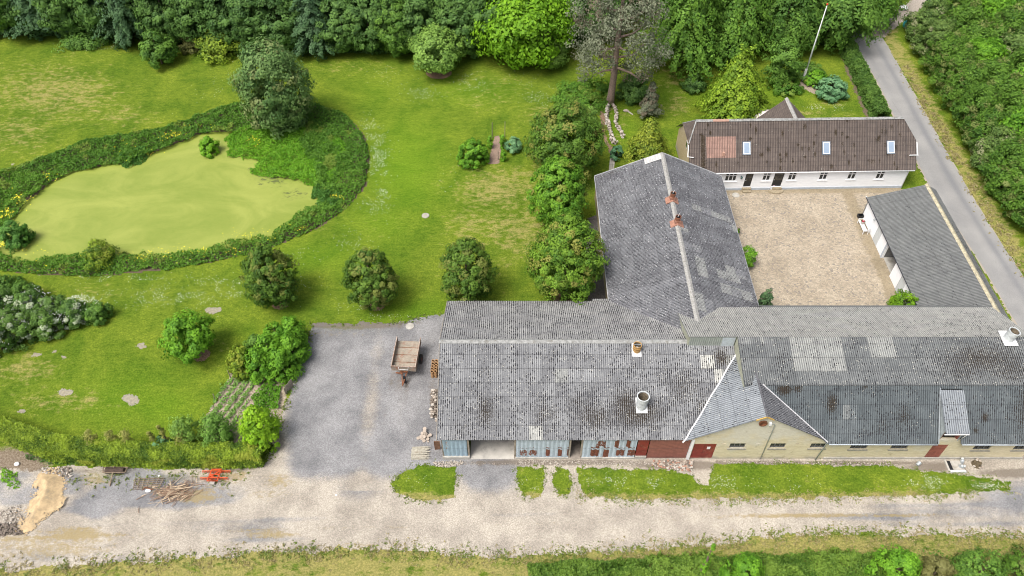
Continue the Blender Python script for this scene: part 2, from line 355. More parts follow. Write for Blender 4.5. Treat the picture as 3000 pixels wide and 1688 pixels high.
def gravel_attrs(X, Y):
    x, y = Qd(X, Y)
    inyard = (x > 650) & (x < 1175) & (y < 1235)
    grey = np.where(inyard, 1-sstep(1160, 1250, y), 0)*sstep(660, 780, x)
    grey = np.maximum(grey, blobs(x, y, [(1225, 1190, 90, 50, 1), (330, 1230, 90, 40, .95), (480, 1250, 110, 30, .5), (900, 1230, 90, 40, .6), (2575, 1255, 140, 60, .8), (2200, 1300, 220, 12, .7), (560, 1330, 160, 25, .45), (250, 1270, 80, 40, .9), (100, 1400, 120, 20, .6), (2400, 1290, 260, 20, .5)]))
    moss = blobs(x, y, [(490, 1250, 70, 22, .9), (400, 1235, 40, 10, .6), (240, 1205, 60, 30, .7), (700, 1210, 50, 30, .7), (600, 1195, 60, 20, .5), (130, 1385, 120, 25, .22), (700, 1345, 80, 12, .6), (200, 1340, 60, 20, .4), (2000, 1296, 240, 7, .75), (2250, 1298, 120, 6, .6), (640, 1240, 120, 30, .3), (900, 1370, 100, 8, .4), (1700, 1360, 150, 8, .5), (1180, 1250, 30, 8, .0), (820, 840, 200, 16, .45), (930, 1320, 150, 50, .15)])
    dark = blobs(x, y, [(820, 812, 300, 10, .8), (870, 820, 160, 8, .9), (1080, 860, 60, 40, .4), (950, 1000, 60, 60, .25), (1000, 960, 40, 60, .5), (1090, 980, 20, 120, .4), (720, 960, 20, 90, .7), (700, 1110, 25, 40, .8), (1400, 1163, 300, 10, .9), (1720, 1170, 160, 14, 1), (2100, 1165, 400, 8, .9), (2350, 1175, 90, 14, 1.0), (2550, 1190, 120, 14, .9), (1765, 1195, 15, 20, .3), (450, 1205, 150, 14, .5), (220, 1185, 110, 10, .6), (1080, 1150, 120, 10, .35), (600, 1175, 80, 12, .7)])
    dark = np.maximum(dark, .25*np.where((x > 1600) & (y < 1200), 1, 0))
    fx = fbm(X*.16, Y*.3, 31, 4); fy = fbm(X*.2, Y*.35, 47, 4); left = sstep(900, 300, x)
    grey = np.where(inyard, grey*(.62+.7*fx), grey)+(.12+.5*left)*sstep(.48, .68, fx)*np.where(inyard, 0, 1); moss = moss+(.12+.35*left)*sstep(.5, .7, fy)*np.where(inyard, 0, 1); dark = dark+.28*sstep(.52, .7, fbm(X*.25, Y*.25, 61, 4))*(.5+left)
    tr = np.where(inyard, .35*np.exp(-((x-905-(1235-y)*.12)/26)**2)+.3*np.exp(-((x-1010)/20)**2)*sstep(1200, 1050, y), 0); grey = np.clip(grey-tr, 0, 1.2)
    ln = np.interp(x, [-100, 300, 700, 1200, 1800, 2300, 2700], [1360, 1345, 1330, 1322, 1304, 1294, 1290]); rut = np.exp(-((y-ln-26)/7)**2)+np.exp(-((y-ln+24)/7)**2); grey = grey+.28*rut*np.where(inyard, 0, 1)*(.4+fx); moss = moss+.25*np.exp(-((y-ln)/6)**2)*np.where(inyard, 0, 1)
    for cx_, sl_ in ((1206, .02), (1252, .03)): dark = dark+.3*np.exp(-((x-cx_-(y-1165)*sl_)/7)**2)*np.where((y > 1160) & (y < 1265), 1, 0)
    for cx_, sl_ in ((840, -.10), (880, -.10), (960, -.16), (1005, -.16)): dark = dark+.16*np.exp(-((x-cx_-(y-1100)*sl_)/6)**2)*inyard*fy*1.6
    weed = blobs(x, y, [(860, 825, 130, 12, .65), (250, 1200, 90, 30, .6), (430, 1200, 120, 18, .6), (620, 1180, 120, 14, .4), (1560, 1392, 300, 10, .5), (1100, 1398, 200, 8, .5), (1450, 1250, 100, 10, .55), (740, 950, 20, 60, .55), (2300, 1350, 300, 8, .4), (1590, 1255, 300, 8, .35), (300, 1240, 70, 25, .3), (1390, 1240, 20, 14, .5), (1440, 1230, 10, 14, .6)])
    return {'grey': grey, 'moss': moss, 'dark': dark, 'weed': weed}
P_lane = poly([(-120, 1195), (60, 1180), (150, 1172), (300, 1170), (560, 1172), (672, 1160), (690, 1110), (715, 1020), (730, 960), (752, 900), (775, 850), (785, 812), (850, 815), (950, 812), (1030, 806), (1080, 796), (1125, 786), (1125, 900), (1150, 1140), (2700, 1140), (2800, 1240), (2800, 1360), (2575, 1352), (2250, 1343), (2020, 1345), (1800, 1366), (1600, 1385), (1400, 1398), (1200, 1402), (1080, 1390), (1000, 1384), (850, 1382), (760, 1390), (680, 1384), (600, 1400), (450, 1408), (300, 1415), (150, 1428), (-120, 1445)])
sheet('gravel_lane', P_lane, .11, .010, M_gravel, .45, 1.1, gravel_attrs, soft=.14)
def isl_attr(X, Y):
    x, y = Qd(X, Y)
    low = sstep(1225, 1262, y)
    return {'dry': np.maximum(.14+.95*low, blobs(x, y, [(1080, 1210, 50, 25, .35)])), 'lush': .12*(1-sstep(1190, 1235, y)), 'soil': np.zeros(x.shape)}
for pts in ([(985, 1215), (1010, 1190), (1050, 1170), (1100, 1172), (1150, 1175), (1148, 1220), (1142, 1250), (1110, 1262), (1040, 1255), (1000, 1240)],
            [(1300, 1175), (1370, 1178), (1368, 1215), (1362, 1250), (1345, 1256), (1318, 1250), (1300, 1215)],
            [(1395, 1178), (1432, 1180), (1438, 1215), (1430, 1243), (1400, 1245), (1392, 1210)],
            [(1452, 1175), (1600, 1182), (1700, 1186), (1742, 1198), (1755, 1217), (1778, 1217), (1787, 1190), (1795, 1168), (2000, 1166), (2250, 1172), (2310, 1184), (2400, 1190), (2480, 1203), (2545, 1215), (2540, 1230), (2400, 1240), (2300, 1246), (2100, 1250), (1800, 1256), (1600, 1254), (1480, 1250), (1450, 1215)]):
    sheet('grass_island', poly(pts), .07, .020, M_grass, .3, 1.5, isl_attr, soft=.10)
# asphalt road
m, nt, N, L, b = newmat('asphalt'); q = NB(nt); P = q.pos()
n1 = q.noise(P, .25, 4, .6); n2 = q.noise(P, 20, 3, .8); tk = q.attr('track')
c = q.mix(q.ss(n1, .3, .7), (.235, .232, .228), (.29, .285, .275)); c = q.mix(q.math('MULTIPLY', tk, .75), c, (.15, .155, .168))
c = q.mix(q.ss(n2, .3, .7), q.mix(1.0, c, (.82, .82, .82), 'MULTIPLY'), q.mix(1.0, c, (1.15, 1.15, 1.15), 'MULTIPLY'))
cr = q.vor(q.vmul(P, (1, .35, 1)), .25, 'DISTANCE_TO_EDGE'); nw = q.noise(P, .15, 1)
c = q.mix(q.math('MULTIPLY', q.math('MULTIPLY', q.ss(cr, .006, .002), q.ss(nw, .55, .62)), .5), c, (.16, .16, .16))
c = q.mix(q.ss(q.math('ADD', q.attr('edge'), q.math('MULTIPLY', q.math('SUBTRACT', n1, .5), .8)), .5, .9), c, (.34, .295, .24))
L.new(c, b.inputs['Base Color']); b.inputs['Roughness'].default_value = .85; q.bump(n2, .3, .01, b); M_asph = m
RL = [(2140, 60), (2140, 90), (2150, 113), (2200, 200), (2244, 290), (2280, 360), (2313, 427), (2330, 460), (2347, 486), (2467, 670), (2537, 790), (2575, 855), (2680, 1040)]
def road_attr(X, Y):
    l = [tuple(p) for p in poly(RL)]; r = [tuple(p) for p in poly(ROAD_R)]
    dl, dr = dist_poly(X, Y, l), dist_poly(X, Y, r); f = dl/(dl+dr+1e-6); n = fbm(X*.3, Y*.12, 4)
    tr = .85*np.exp(-((f-.68)/.10)**2)*(.5+n)+.35*np.exp(-((f-.26)/.08)**2)*n
    return {'track': np.clip(tr, 0, 1), 'edge': np.maximum(1-sstep(0, .55, dl), .8*(1-sstep(0, .35, dr)))}
P_road = np.array([D(x, y)[:2] for x, y in RL]+[D(x, y)[:2] for x, y in ROAD_R[::-1]])
sheet('asphalt_road', P_road, .16, .014, M_asph, .12, 1.2, road_attr, soft=.12)
M_track = flat('track gravel', (.33, .29, .245), .95, 0, .2, 5)
sheet('field_track', poly([(2170, 95), (2200, 60), (2245, 28), (2290, 5), (2330, -25), (2390, -25), (2330, 15), (2285, 45), (2250, 70), (2225, 95)]), .2, .018, M_track, .3, .8, None, soft=.3)
# cobbled courtyard
m, nt, N, L, b = newmat('cobbles'); q = NB(nt); P = q.pos()
v1 = q.vor(q.vmul(P, (1, 1.25, 1)), 5.5, out='Color'); sp = q.sep(v1); n1 = q.noise(P, .3, 4, .6); e = q.vor(q.vmul(P, (1, 1.25, 1)), 5.5, 'DISTANCE_TO_EDGE')
c = q.mix(q.ss(n1, .3, .7), (.32, .272, .205), (.41, .352, .27)); c = q.mix(q.ss(sp[0], 0, 1), q.mix(1.0, c, (.82, .82, .82), 'MULTIPLY'), q.mix(1.0, c, (1.15, 1.14, 1.13), 'MULTIPLY'))
c = q.mix(q.math('MULTIPLY', q.math('MULTIPLY', q.ss(sp[1], .90, .94), .7), 1.0), c, (.17, .16, .15))
c = q.mix(q.math('MULTIPLY', q.ss(e, .09, .0), .5), c, (.16, .13, .09))
c = q.mix(q.math('MULTIPLY', q.ss(q.math('ADD', q.attr('dirt'), q.math('MULTIPLY', q.math('SUBTRACT', q.noise(P, 1.5, 5, .7), .5), 1.2)), .4, .8), .6), c, (.22, .175, .10))
L.new(c, b.inputs['Base Color']); b.inputs['Roughness'].default_value = .9; q.bump(q.ss(e, 0, .2), .5, .03, b); M_cob = m
def cob_attr(X, Y):
    d = np.maximum(1-sstep(0, 1.6, 68-Y), .9*np.exp(-((X-38.6+0*Y)/1.1)**2)); return {'dirt': np.maximum(d, .5*np.exp(-((X-37.5)/2.5)**2-((Y-57)/4)**2))}
sheet('courtyard_cobbles', np.array([(22, 46), (40, 46), (39.6, 62), (43.5, 64.4), (45.5, 66), (45, 68.6), (22, 68.2)]), .25, .016, M_cob, .05, 1, cob_attr)
M_conc = flat('concrete', (.40, .385, .35), .85, 0, .15, 2.0, .2, (.28, .26, .22))
# dark strip by the west wall, darker rough strip at road side of the shed
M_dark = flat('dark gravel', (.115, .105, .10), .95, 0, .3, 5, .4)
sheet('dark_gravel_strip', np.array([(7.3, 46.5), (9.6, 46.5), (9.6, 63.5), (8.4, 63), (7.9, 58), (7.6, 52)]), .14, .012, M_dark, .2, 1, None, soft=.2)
sheet('roadside_strip', np.array([(44.5, 44), (47.0, 44), (47.35, 54), (47.4, 62), (46.3, 66), (44.5, 66)]), .2, .012, flat('dark rough edge', (.17, .155, .12), .95, 0, .35, 4, .4), .15, 1, None, soft=.2)
# pond water under duckweed
m, nt, N, L, b = newmat('duckweed'); q = NB(nt); P = q.pos()
n1 = q.noise(q.vmul(P, (1, 1.7, 1)), .12, 5, .6, 1.5); n2 = q.noise(P, 14, 2, .8); n3 = q.noise(q.vmul(P, (1, 2.2, 1)), 1.1, 5, .75, 1.0); ed = q.attr('edge')
c = q.mix(q.ss(n1, .3, .7), (.18, .24, .030), (.285, .325, .064)); c = q.mix(q.ss(n2, .3, .7), q.mix(1.0, c, (.86, .88, .8), 'MULTIPLY'), c)
n5 = q.noise(q.vmul(P, (.35, 1.4, 1)), .9, 5, .8, 2.0); c = q.mix(q.math('MULTIPLY', q.ss(n3, .35, .65), .35), c, (.235, .27, .045)); c = q.mix(q.math('MULTIPLY', q.ss(n5, .58, .74), .45), c, (.13, .19, .03)); c = q.mix(q.math('MULTIPLY', ed, .8), c, (.19, .25, .015))
hole = q.ss(q.math('ADD', n3, q.math('MULTIPLY', q.attr('open'), .25)), .72, .78)
c = q.mix(q.math('MULTIPLY', hole, .75), c, (.045, .055, .02))
L.new(c, b.inputs['Base Color']); b.inputs['Roughness'].default_value = .7; q.bump(n2, .3, .01, b); M_duck = m
POND = [(-8, 650), (-14, 612), (16, 565), (60, 512), (128, 458), (180, 430), (230, 424), (275, 412), (330, 410), (385, 385), (430, 368), (470, 350), (500, 338), (545, 333), (600, 330), (680, 330), (760, 360), (800, 420), (815, 470), (815, 510), (790, 540), (740, 565), (686, 600), (616, 617), (544, 632), (454, 647), (400, 653), (300, 652), (250, 644), (150, 660), (60, 664)]
P_pond = poly(POND)
def pond_attr(X, Y):
    d = dist_poly(X, Y, [tuple(p) for p in P_pond]+[tuple(P_pond[0])]); x, y = Qd(X, Y)
    return {'edge': np.exp(-d/.7), 'open': blobs(x, y, [(690, 450, 80, 25, 1), (740, 490, 50, 20, .9), (640, 430, 40, 20, .6), (560, 330, 40, 30, .4)])}
sheet('pond_water', P_pond, .3, .03, M_duck, .3, .5, pond_attr)
M_mud = flat('pond edge mud', (.10, .075, .045), .9, 0, .3, 4)
BANK = [(-30, 600), (-30, 450), (60, 415), (140, 385), (240, 352), (330, 338), (430, 318), (510, 290), (590, 262), (650, 262), (720, 262), (800, 265), (870, 290), (915, 340), (932, 400), (920, 465), (880, 515), (810, 570), (710, 612), (620, 640), (520, 660), (400, 680), (300, 690), (200, 696), (80, 690), (-30, 676)]
P_bank = poly(BANK)
sheet('pond_bank', P_bank, .3, .008, M_mud, .25, .5)
# sand, kitchen-garden soil, mulch rings, bare patches
M_sand = flat('sand', (.45, .335, .195), .95, 0, .2, 2.5, .5, (.33, .265, .175))
SANDP = [(40, 1335), (62, 1300), (85, 1240), (88, 1200), (108, 1185), (150, 1188), (168, 1205), (160, 1245), (140, 1285), (100, 1320), (70, 1348)]
sheet('sand_patch', poly(SANDP),   .08, .022, M_sand, .8, .9, None, soft=.35, height=lambda X, Y: .15*fbm(X*.7, Y*.7, 2)+.55*sstep(0, 1.6, dist_poly(X, Y, [tuple(p) for p in poly(SANDP)]+[tuple(poly(SANDP)[0])])))
m, nt, N, L, b = newmat('garden soil'); q = NB(nt); n = q.noise(q.pos(), 6, 5, .8)
L.new(q.mix(q.ss(n, .35, .65), (.20, .155, .11), (.42, .36, .28)), b.inputs['Base Color']); b.inputs['Roughness'].default_value = 1; q.bump(n, .6, .05, b); M_soil = m
KG = [(582, 938), (640, 942), (722, 955), (722, 985), (716, 1010), (700, 1118), (514, 1122), (512, 1062), (532, 1030), (552, 998)]
sheet('vegetable_plot', poly(KG), .13, .014, M_soil, .2, 1, None, soft=.2)
M_mulch = flat('bark mulch', (.24, .15, .095), .95, 0, .35, 7, .5)
def ring(px, py, r, h=.06):
    x, y, _ = D(px, py); a = np.linspace(0, 2*math.pi, 40)[:-1]
    P = np.c_[x+r*np.cos(a), y+r*np.sin(a)*.9]
    sheet('mulch_ring', P, .09, .020, M_mulch, .12, 2, None, soft=.1)
for t in ((1104, 183, 1.75), (706, 764, .85), (946, 768, .85), (1180, 752, .8), (505, 893, .85), (1420, 748, 1.2)): ring(*t)
M_bare = flat('bare earth', (.27, .245, .185), .95, 0, .2, 5, .4)
for px, py, r in ((536, 780, .75), (330, 1005, .8), (165, 986, .6), (90, 893, .38), (137, 884, .25), (160, 898, .25), (355, 870, .45), (53, 1035, .35), (30, 414, .25), (15, 482, .25), (50, 480, .2), (2560, 1240, .2)):
    x, y, _ = D(px, py); a = np.linspace(0, 2*math.pi, 24)[:-1]; rg = random.Random(px)
    k = np.array([1+.14*math.sin(2*t+px)+.1*math.sin(3*t+py) for t in a])
    sheet('bare_patch', np.c_[x+r*1.0*k*np.cos(a), y+r*.65*k*np.sin(a)], .08, .017, M_bare, .16, 2.2, None, soft=.12)
sheet('bark_path', poly([(1244, 342), (1256, 342), (1260, 380), (1254, 412), (1240, 414), (1226, 412), (1236, 375)]), .09, .018, flat('bark path', (.24, .17, .13), .95, 0, .35, 7, .4), .08, 2, None, soft=.1)
sheet('flower_bed_soil', poly([(2010, 205), (2025, 200), (2060, 215), (2085, 235), (2090, 245), (2060, 240), (2025, 226), (2006, 222)]), .12, .018, M_soil, .2, 1, None, soft=.2)
sheet('pine_bed_soil', poly([(1450, 262), (1500, 262), (1530, 260), (1540, 275), (1522, 290), (1522, 340), (1545, 385), (1538, 395), (1522, 360), (1510, 320), (1508, 280), (1460, 276)]), .12, .018, flat('bed soil', (.21, .14, .09), .95, 0, .3, 5, .3), .3, 1, None, soft=.2)
sheet('hedge_foot_soil', poly([(2108, 120), (2120, 118), (2165, 200), (2205, 300), (2180, 300), (2150, 230)]), .16, .016, flat('hedge soil', (.12, .095, .06), .95, 0, .3, 5), .3, 1, None, soft=.3)
# ================================================================ BUILDINGS
def roof_sheet(name, parent, off, O, U, W, u0, u1, vt, vb, pitch, amp, row, mat, tone=None, moss=None, matfn=None, voff=0.0, jit=.28, seed=1, sheetw=1.08, nseg=6, step=.02):
    O, U, W = Vector(O)-Vector(off), Vector(U).normalized(), Vector(W).normalized(); Nn = U.cross(W)
    if Nn.z < 0: Nn = -Nn
    O, U, W, Nn = [np.array(a) for a in (O, U, W, Nn)]
    vt = vt if callable(vt) else (lambda u, c=vt: np.full(np.shape(u), float(c)))
    vb = vb if callable(vb) else (lambda u, c=vb: np.full(np.shape(u), float(c)))
    us = np.arange(u0, u1+1e-6, pitch/nseg); T, B = vt(us), vb(us)
    V = []; F = []; UV = []; TN = []; MS = []; MI = []; base = 0
    for k in range(int(math.floor((T.min()+voff)/row)), int(math.ceil((B.max()+voff)/row))):
        a, b = k*row-voff, (k+1)*row-voff
        va, vb_ = np.clip(a, T, B), np.clip(b+.03, T, B)
        n = len(us); nsub = 4 if row > .8 else 2
        for j in range(nsub+1):
            fr = j/nsub; vv = va+(vb_-va)*fr
            off_n = amp*np.cos(2*np.pi*us/pitch)+step*fr+.004*((k % 2))
            V.append(O+us[:, None]*U+vv[:, None]*W+off_n[:, None]*Nn); UV.append(np.c_[us, vv+voff]); MS.append(moss(us, vv) if moss else np.zeros(n))
        i0_ = np.arange(n-1); ok = (vb_-va)[:-1]+(vb_-va)[1:] > .02
        i0_ = i0_[ok]; uc = us[:-1][ok]; sid = np.floor(uc/sheetw); tb = .5+jit*2*(_h(sid, np.full(len(sid), k*1.0), seed)-.5)
        for j in range(nsub):
            i = i0_; F.append(np.c_[base+j*n+i, base+(j+1)*n+i, base+(j+1)*n+i+1, base+j*n+i+1])
            vc = (va+(vb_-va)*(j+.5)/nsub)[:-1][ok]; t = tb
            if tone: t = t+tone(uc, vc)
            TN.append(np.clip(t, 0, 1.6)); MI.append(matfn(uc, vc) if matfn else np.zeros(len(uc), int))
        base += n*(nsub+1)
    me = npmesh(name, np.concatenate(V), np.concatenate(F), {'tone': np.concatenate(TN)}, vattrs={'moss': np.concatenate(MS)}, uv=np.concatenate(UV), midx=np.concatenate(MI), smooth=True)
    o = link(name, me, mat, parent)
    return o
def patches(L):                       # (u0,u1,v0,v1,delta)
    def f(u, v):
        t = np.zeros(u.shape)
        for a, b, c, d, e in L: t = np.where((u > a) & (u < b) & (v > c) & (v < d), e, t)
        return t
    return f
def mblobs(L, base=0.0):
    def f(u, v):
        t = np.full(u.shape, base)
        for a, b, ra, rb, e in L: t = np.maximum(t, e*np.exp(-((u-a)/ra)**2-((v-b)/rb)**2))
        return t
    return f
def wall_grid(mb, axis, a0, a1, z0, z1, p0, p1, holes):
    """wall between a0..a1 along axis 'x' or 'y', thickness p0..p1, with rectangular holes (a,b,za,zb)"""
    A = sorted({a0, a1, *[h[0] for h in holes], *[h[1] for h in holes]}); Z = sorted({z0, z1, *[h[2] for h in holes], *[h[3] for h in holes]})
    for i in range(len(A)-1):
        for j in range(len(Z)-1):
            ca, cz = (A[i]+A[i+1])/2, (Z[j]+Z[j+1])/2
            if any(h[0] < ca < h[1] and h[2] < cz < h[3] for h in holes): continue
            if axis == 'x': mb.box(A[i], A[i+1], p0, p1, Z[j], Z[j+1])
            else: mb.box(p0, p1, A[i], A[i+1], Z[j], Z[j+1])
def tube_part(name, pts, r, mat, parent, off, n=8): return MB(off).tube(pts, r, n).build(name, mat, parent, True)

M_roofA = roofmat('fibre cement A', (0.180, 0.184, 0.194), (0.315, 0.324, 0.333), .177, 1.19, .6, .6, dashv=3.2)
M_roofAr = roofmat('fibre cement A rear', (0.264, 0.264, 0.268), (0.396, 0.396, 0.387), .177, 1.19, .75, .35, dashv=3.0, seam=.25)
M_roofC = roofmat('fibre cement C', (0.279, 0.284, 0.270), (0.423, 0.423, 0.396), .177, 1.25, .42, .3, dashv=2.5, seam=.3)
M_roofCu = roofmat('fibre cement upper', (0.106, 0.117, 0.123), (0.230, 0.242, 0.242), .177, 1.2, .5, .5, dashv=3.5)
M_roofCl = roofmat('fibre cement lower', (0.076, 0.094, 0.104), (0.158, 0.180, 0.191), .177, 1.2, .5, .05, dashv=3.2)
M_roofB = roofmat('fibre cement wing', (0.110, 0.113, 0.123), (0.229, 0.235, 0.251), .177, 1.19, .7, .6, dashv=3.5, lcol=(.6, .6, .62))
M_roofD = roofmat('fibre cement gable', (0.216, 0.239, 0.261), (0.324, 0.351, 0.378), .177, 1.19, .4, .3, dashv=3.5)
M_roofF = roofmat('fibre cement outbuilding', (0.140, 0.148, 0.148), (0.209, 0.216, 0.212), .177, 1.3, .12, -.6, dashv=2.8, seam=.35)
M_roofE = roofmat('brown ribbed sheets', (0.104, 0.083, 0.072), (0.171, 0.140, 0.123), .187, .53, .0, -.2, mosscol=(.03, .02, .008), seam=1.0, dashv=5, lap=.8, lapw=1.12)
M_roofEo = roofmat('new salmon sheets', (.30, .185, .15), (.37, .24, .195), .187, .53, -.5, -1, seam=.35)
M_brick = None
def brickmat(name, c0, c1, white=.0):
    m, nt, N, L, b = newmat(name); q = NB(nt); P = q.pos()
    n1 = q.noise(q.vmul(P, (1.2, 1.2, 7)), 1.2, 5, .7); n2 = q.noise(P, .5, 4, .6); n3 = q.noise(q.vmul(P, (4, 4, 14)), 1.0, 3, .7)
    c = q.mix(q.ss(n1, .3, .7), c0, c1); z = q.sep(P)[2]
    c = q.mix(q.math('MULTIPLY', q.ss(n3, .55, .7), .4), c, (.60, .56, .44))
    c = q.mix(q.math('MULTIPLY', q.ss(q.math('ADD', n2, q.math('MULTIPLY', z, .12)), .75, 1.0), white), c, (.64, .62, .53))
    c = q.mix(q.math('MULTIPLY', q.ss(q.math('ADD', z, q.math('MULTIPLY', n2, 1.6)), 1.35, .75), .8), c, (.30, .30, .27))
    c = q.mix(q.math('MULTIPLY', q.ss(q.noise(P, 1.4, 4, .7), .6, .72), .4), c, (.22, .18, .10))
    br = N.new('ShaderNodeTexBrick'); L.new(q.comb(q.math('ADD', q.sep(P)[0], q.sep(P)[1]), z), br.inputs[0])
    br.inputs['Scale'].default_value = 1; br.inputs['Brick Width'].default_value = .24; br.inputs['Row Height'].default_value = .075; br.inputs['Mortar Size'].default_value = .008
    br.inputs[1].default_value = (1, 1, 1, 1); br.inputs[2].default_value = (.85, .83, .8, 1); br.inputs[3].default_value = (.72, .7, .66, 1)
    c = q.mix(.8, c, br.outputs[0], 'MULTIPLY')
    L.new(c, b.inputs['Base Color']); b.inputs['Roughness'].default_value = .9; return m
M_cream = brickmat('cream brick', (.60, .53, .35), (.72, .655, .48), .95)
M_yellow = brickmat('yellow brick', (.42, .34, .20), (.50, .41, .26), .1)
def whitewash(name, foot):
    m, nt, N, L, b = newmat(name); q = NB(nt); P = q.pos(); n = q.noise(q.vmul(P, (1, 1, 5)), 1.4, 4, .7); z = q.sep(P)[2]
    c = q.mix(q.ss(n, .3, .7), (.80, .82, .85), (.88, .90, .93))
    c = q.mix(q.math('MULTIPLY', q.ss(q.math('ADD', z, q.math('MULTIPLY', n, .6)), foot, foot-.4), .25), c, (.40, .44, .48))
    L.new(c, b.inputs['Base Color']); b.inputs['Roughness'].default_value = .8; return m
M_white = whitewash('whitewash', .55)
M_wpaint = flat('white paint', (.78, .79, .80), .5, 0, .05, 3)
M_plinth = flat('grey-blue plinth', (.42, .47, .53), .8, 0, .1, 2)
M_black = flat('black paint', (.012, .014, .018), .35, 0, .2, 3)
M_glass = flat('dark window glass', (.02, .025, .03), .08, 0, .4, 2)
M_redp = flat('red door paint', (.20, .028, .02), .6, 0, .25, 2.5, 0, (.26, .10, .07))
M_redb = flat('faded red boards', (.27, .085, .06), .75, 0, .2, 3)
M_steel = flat('galvanised steel', (.48, .52, .55), .45, .5, .15, 3)
M_fib = flat('pale fibre pipe', (.50, .53, .54), .85, 0, .15, 4, 0, (.36, .36, .33))
M_fibin = flat('pipe inside', (.16, .13, .09), .95, 0, .4, 5)
M_plate = flat('white flashing plate', (.60, .61, .62), .6, 0, .05, 4)
M_cap = flat('ridge cap', (.27, .275, .27), .9, 0, .3, 4, .3, (.16, .15, .13))
M_capw = flat('lichen ridge cap', (.31, .305, .29), .9, 0, .25, 6, .3, (.22, .21, .19))
M_flash = flat('worn white valley strip', (.56, .56, .58), .7, 0, .2, 9, 0, (.34, .34, .36))
M_timb = flat('weathered timber', (.30, .26, .21), .85, 0, .3, 4)
M_inside = flat('dim boards', (.10, .09, .08), .95, 0, .3, 2)
M_rust = flat('rusty iron', (.17, .065, .03), .9, 0, .4, 6, .2)

def window(par, off, xa, xb, za, zb, y, frame, fw=.07, rows=(), cols=(), sill=True, depth=.10, name='window', face=-1, sillmat=None):
    """window in a front wall (normal -Y) at plane y"""
    mb = MB(off); d = depth
    mb.box(xa, xb, y+d-.06, y+d, za, za+fw); mb.box(xa, xb, y+d-.06, y+d, zb-fw, zb); mb.box(xa, xa+fw, y+d-.06, y+d, za+fw, zb-fw); mb.box(xb-fw, xb, y+d-.06, y+d, za+fw, zb-fw)
    for c in cols: mb.box(xa+(xb-xa)*c-fw*.5, xa+(xb-xa)*c+fw*.5, y+d-.057, y+d, za+fw, zb-fw)
    for r in rows: mb.box(xa+fw, xb-fw, y+d-.054, y+d-.003, za+(zb-za)*r-fw*.5, za+(zb-za)*r+fw*.5)
    o = mb.build(name, frame, par)
    MB(off).box(xa+.02, xb-.02, y+d+.004, y+d+.03, za+.02, zb-.02).build('pane', M_glass, o)
    if sill: MB(off).box(xa-.12, xb+.12, y-.08, y+d-.062, za-.09, za-.004).build('sill', sillmat or M_wpaint, o)
    return o

# ---------------------------------------------------------------- long open-fronted barn
AO = (4.0, 40.4, 0.0)
barnA = root('open_barn', 'long grey-roofed barn with open bays and rusty pale blue steel sheets along its front', 'barn', AO)
yF, zE, yR, zR, yB = 32.88, 3.2, 40.45, 6.7, 48.0
wF = (0, yF-yR, zE-zR); wB = (0, yB-yR, zE-zR); LF = math.hypot(yF-yR, zE-zR); LB = math.hypot(yB-yR, zE-zR)
a0 = -6.15
def a_bot(u):
    X = u+a0; z = 6.85-.63*(19.95-X); return np.where(X > 14.2, np.clip((zR-z)/((zR-zE)/LF)+.10, 0, LF), LF)
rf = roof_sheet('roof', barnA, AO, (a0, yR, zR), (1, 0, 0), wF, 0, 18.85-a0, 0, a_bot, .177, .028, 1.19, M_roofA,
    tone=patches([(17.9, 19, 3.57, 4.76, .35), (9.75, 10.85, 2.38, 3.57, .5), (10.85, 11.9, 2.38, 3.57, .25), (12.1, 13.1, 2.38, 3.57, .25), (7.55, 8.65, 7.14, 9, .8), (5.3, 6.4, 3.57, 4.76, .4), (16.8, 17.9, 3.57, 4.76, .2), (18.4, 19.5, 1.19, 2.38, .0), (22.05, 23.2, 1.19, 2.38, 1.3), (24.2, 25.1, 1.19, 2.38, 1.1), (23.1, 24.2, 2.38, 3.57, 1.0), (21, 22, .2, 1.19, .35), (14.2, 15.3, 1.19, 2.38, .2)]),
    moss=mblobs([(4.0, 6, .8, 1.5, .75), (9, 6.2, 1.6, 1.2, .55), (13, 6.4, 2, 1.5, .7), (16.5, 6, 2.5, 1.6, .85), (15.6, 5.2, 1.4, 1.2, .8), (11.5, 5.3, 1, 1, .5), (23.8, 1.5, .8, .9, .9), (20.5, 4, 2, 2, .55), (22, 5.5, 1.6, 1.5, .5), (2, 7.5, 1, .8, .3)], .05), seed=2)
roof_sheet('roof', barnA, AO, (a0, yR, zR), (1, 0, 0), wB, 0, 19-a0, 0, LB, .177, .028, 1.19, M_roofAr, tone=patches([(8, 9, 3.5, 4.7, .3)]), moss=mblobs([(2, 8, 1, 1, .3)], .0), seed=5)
roof_sheet('roof', barnA, AO, (7.6, yB-.08, zE+.12), (1, 0, 0), wB, 0, 1.95, 0, .45, .177, .028, 1.19, M_roofAr, seed=7)
mb = MB(AO); mb.prism([(yR-.24, zR-.06), (yR, zR+.1), (yR+.24, zR-.06), (yR+.2, zR-.12), (yR, zR+.0), (yR-.2, zR-.12)], 'x', a0-.05, 15.2); mb.build('ridge_cap', M_cap, barnA)
mb = MB(AO)                                     # verge boards
mb.bar((a0-.02, yR, zR-.08), (a0-.02, yF, zE-.08), .05, .16); mb.bar((a0-.02, yR, zR-.08), (a0-.02, yB, zE-.08), .05, .16); mb.build('verge_board', M_timb, barnA)
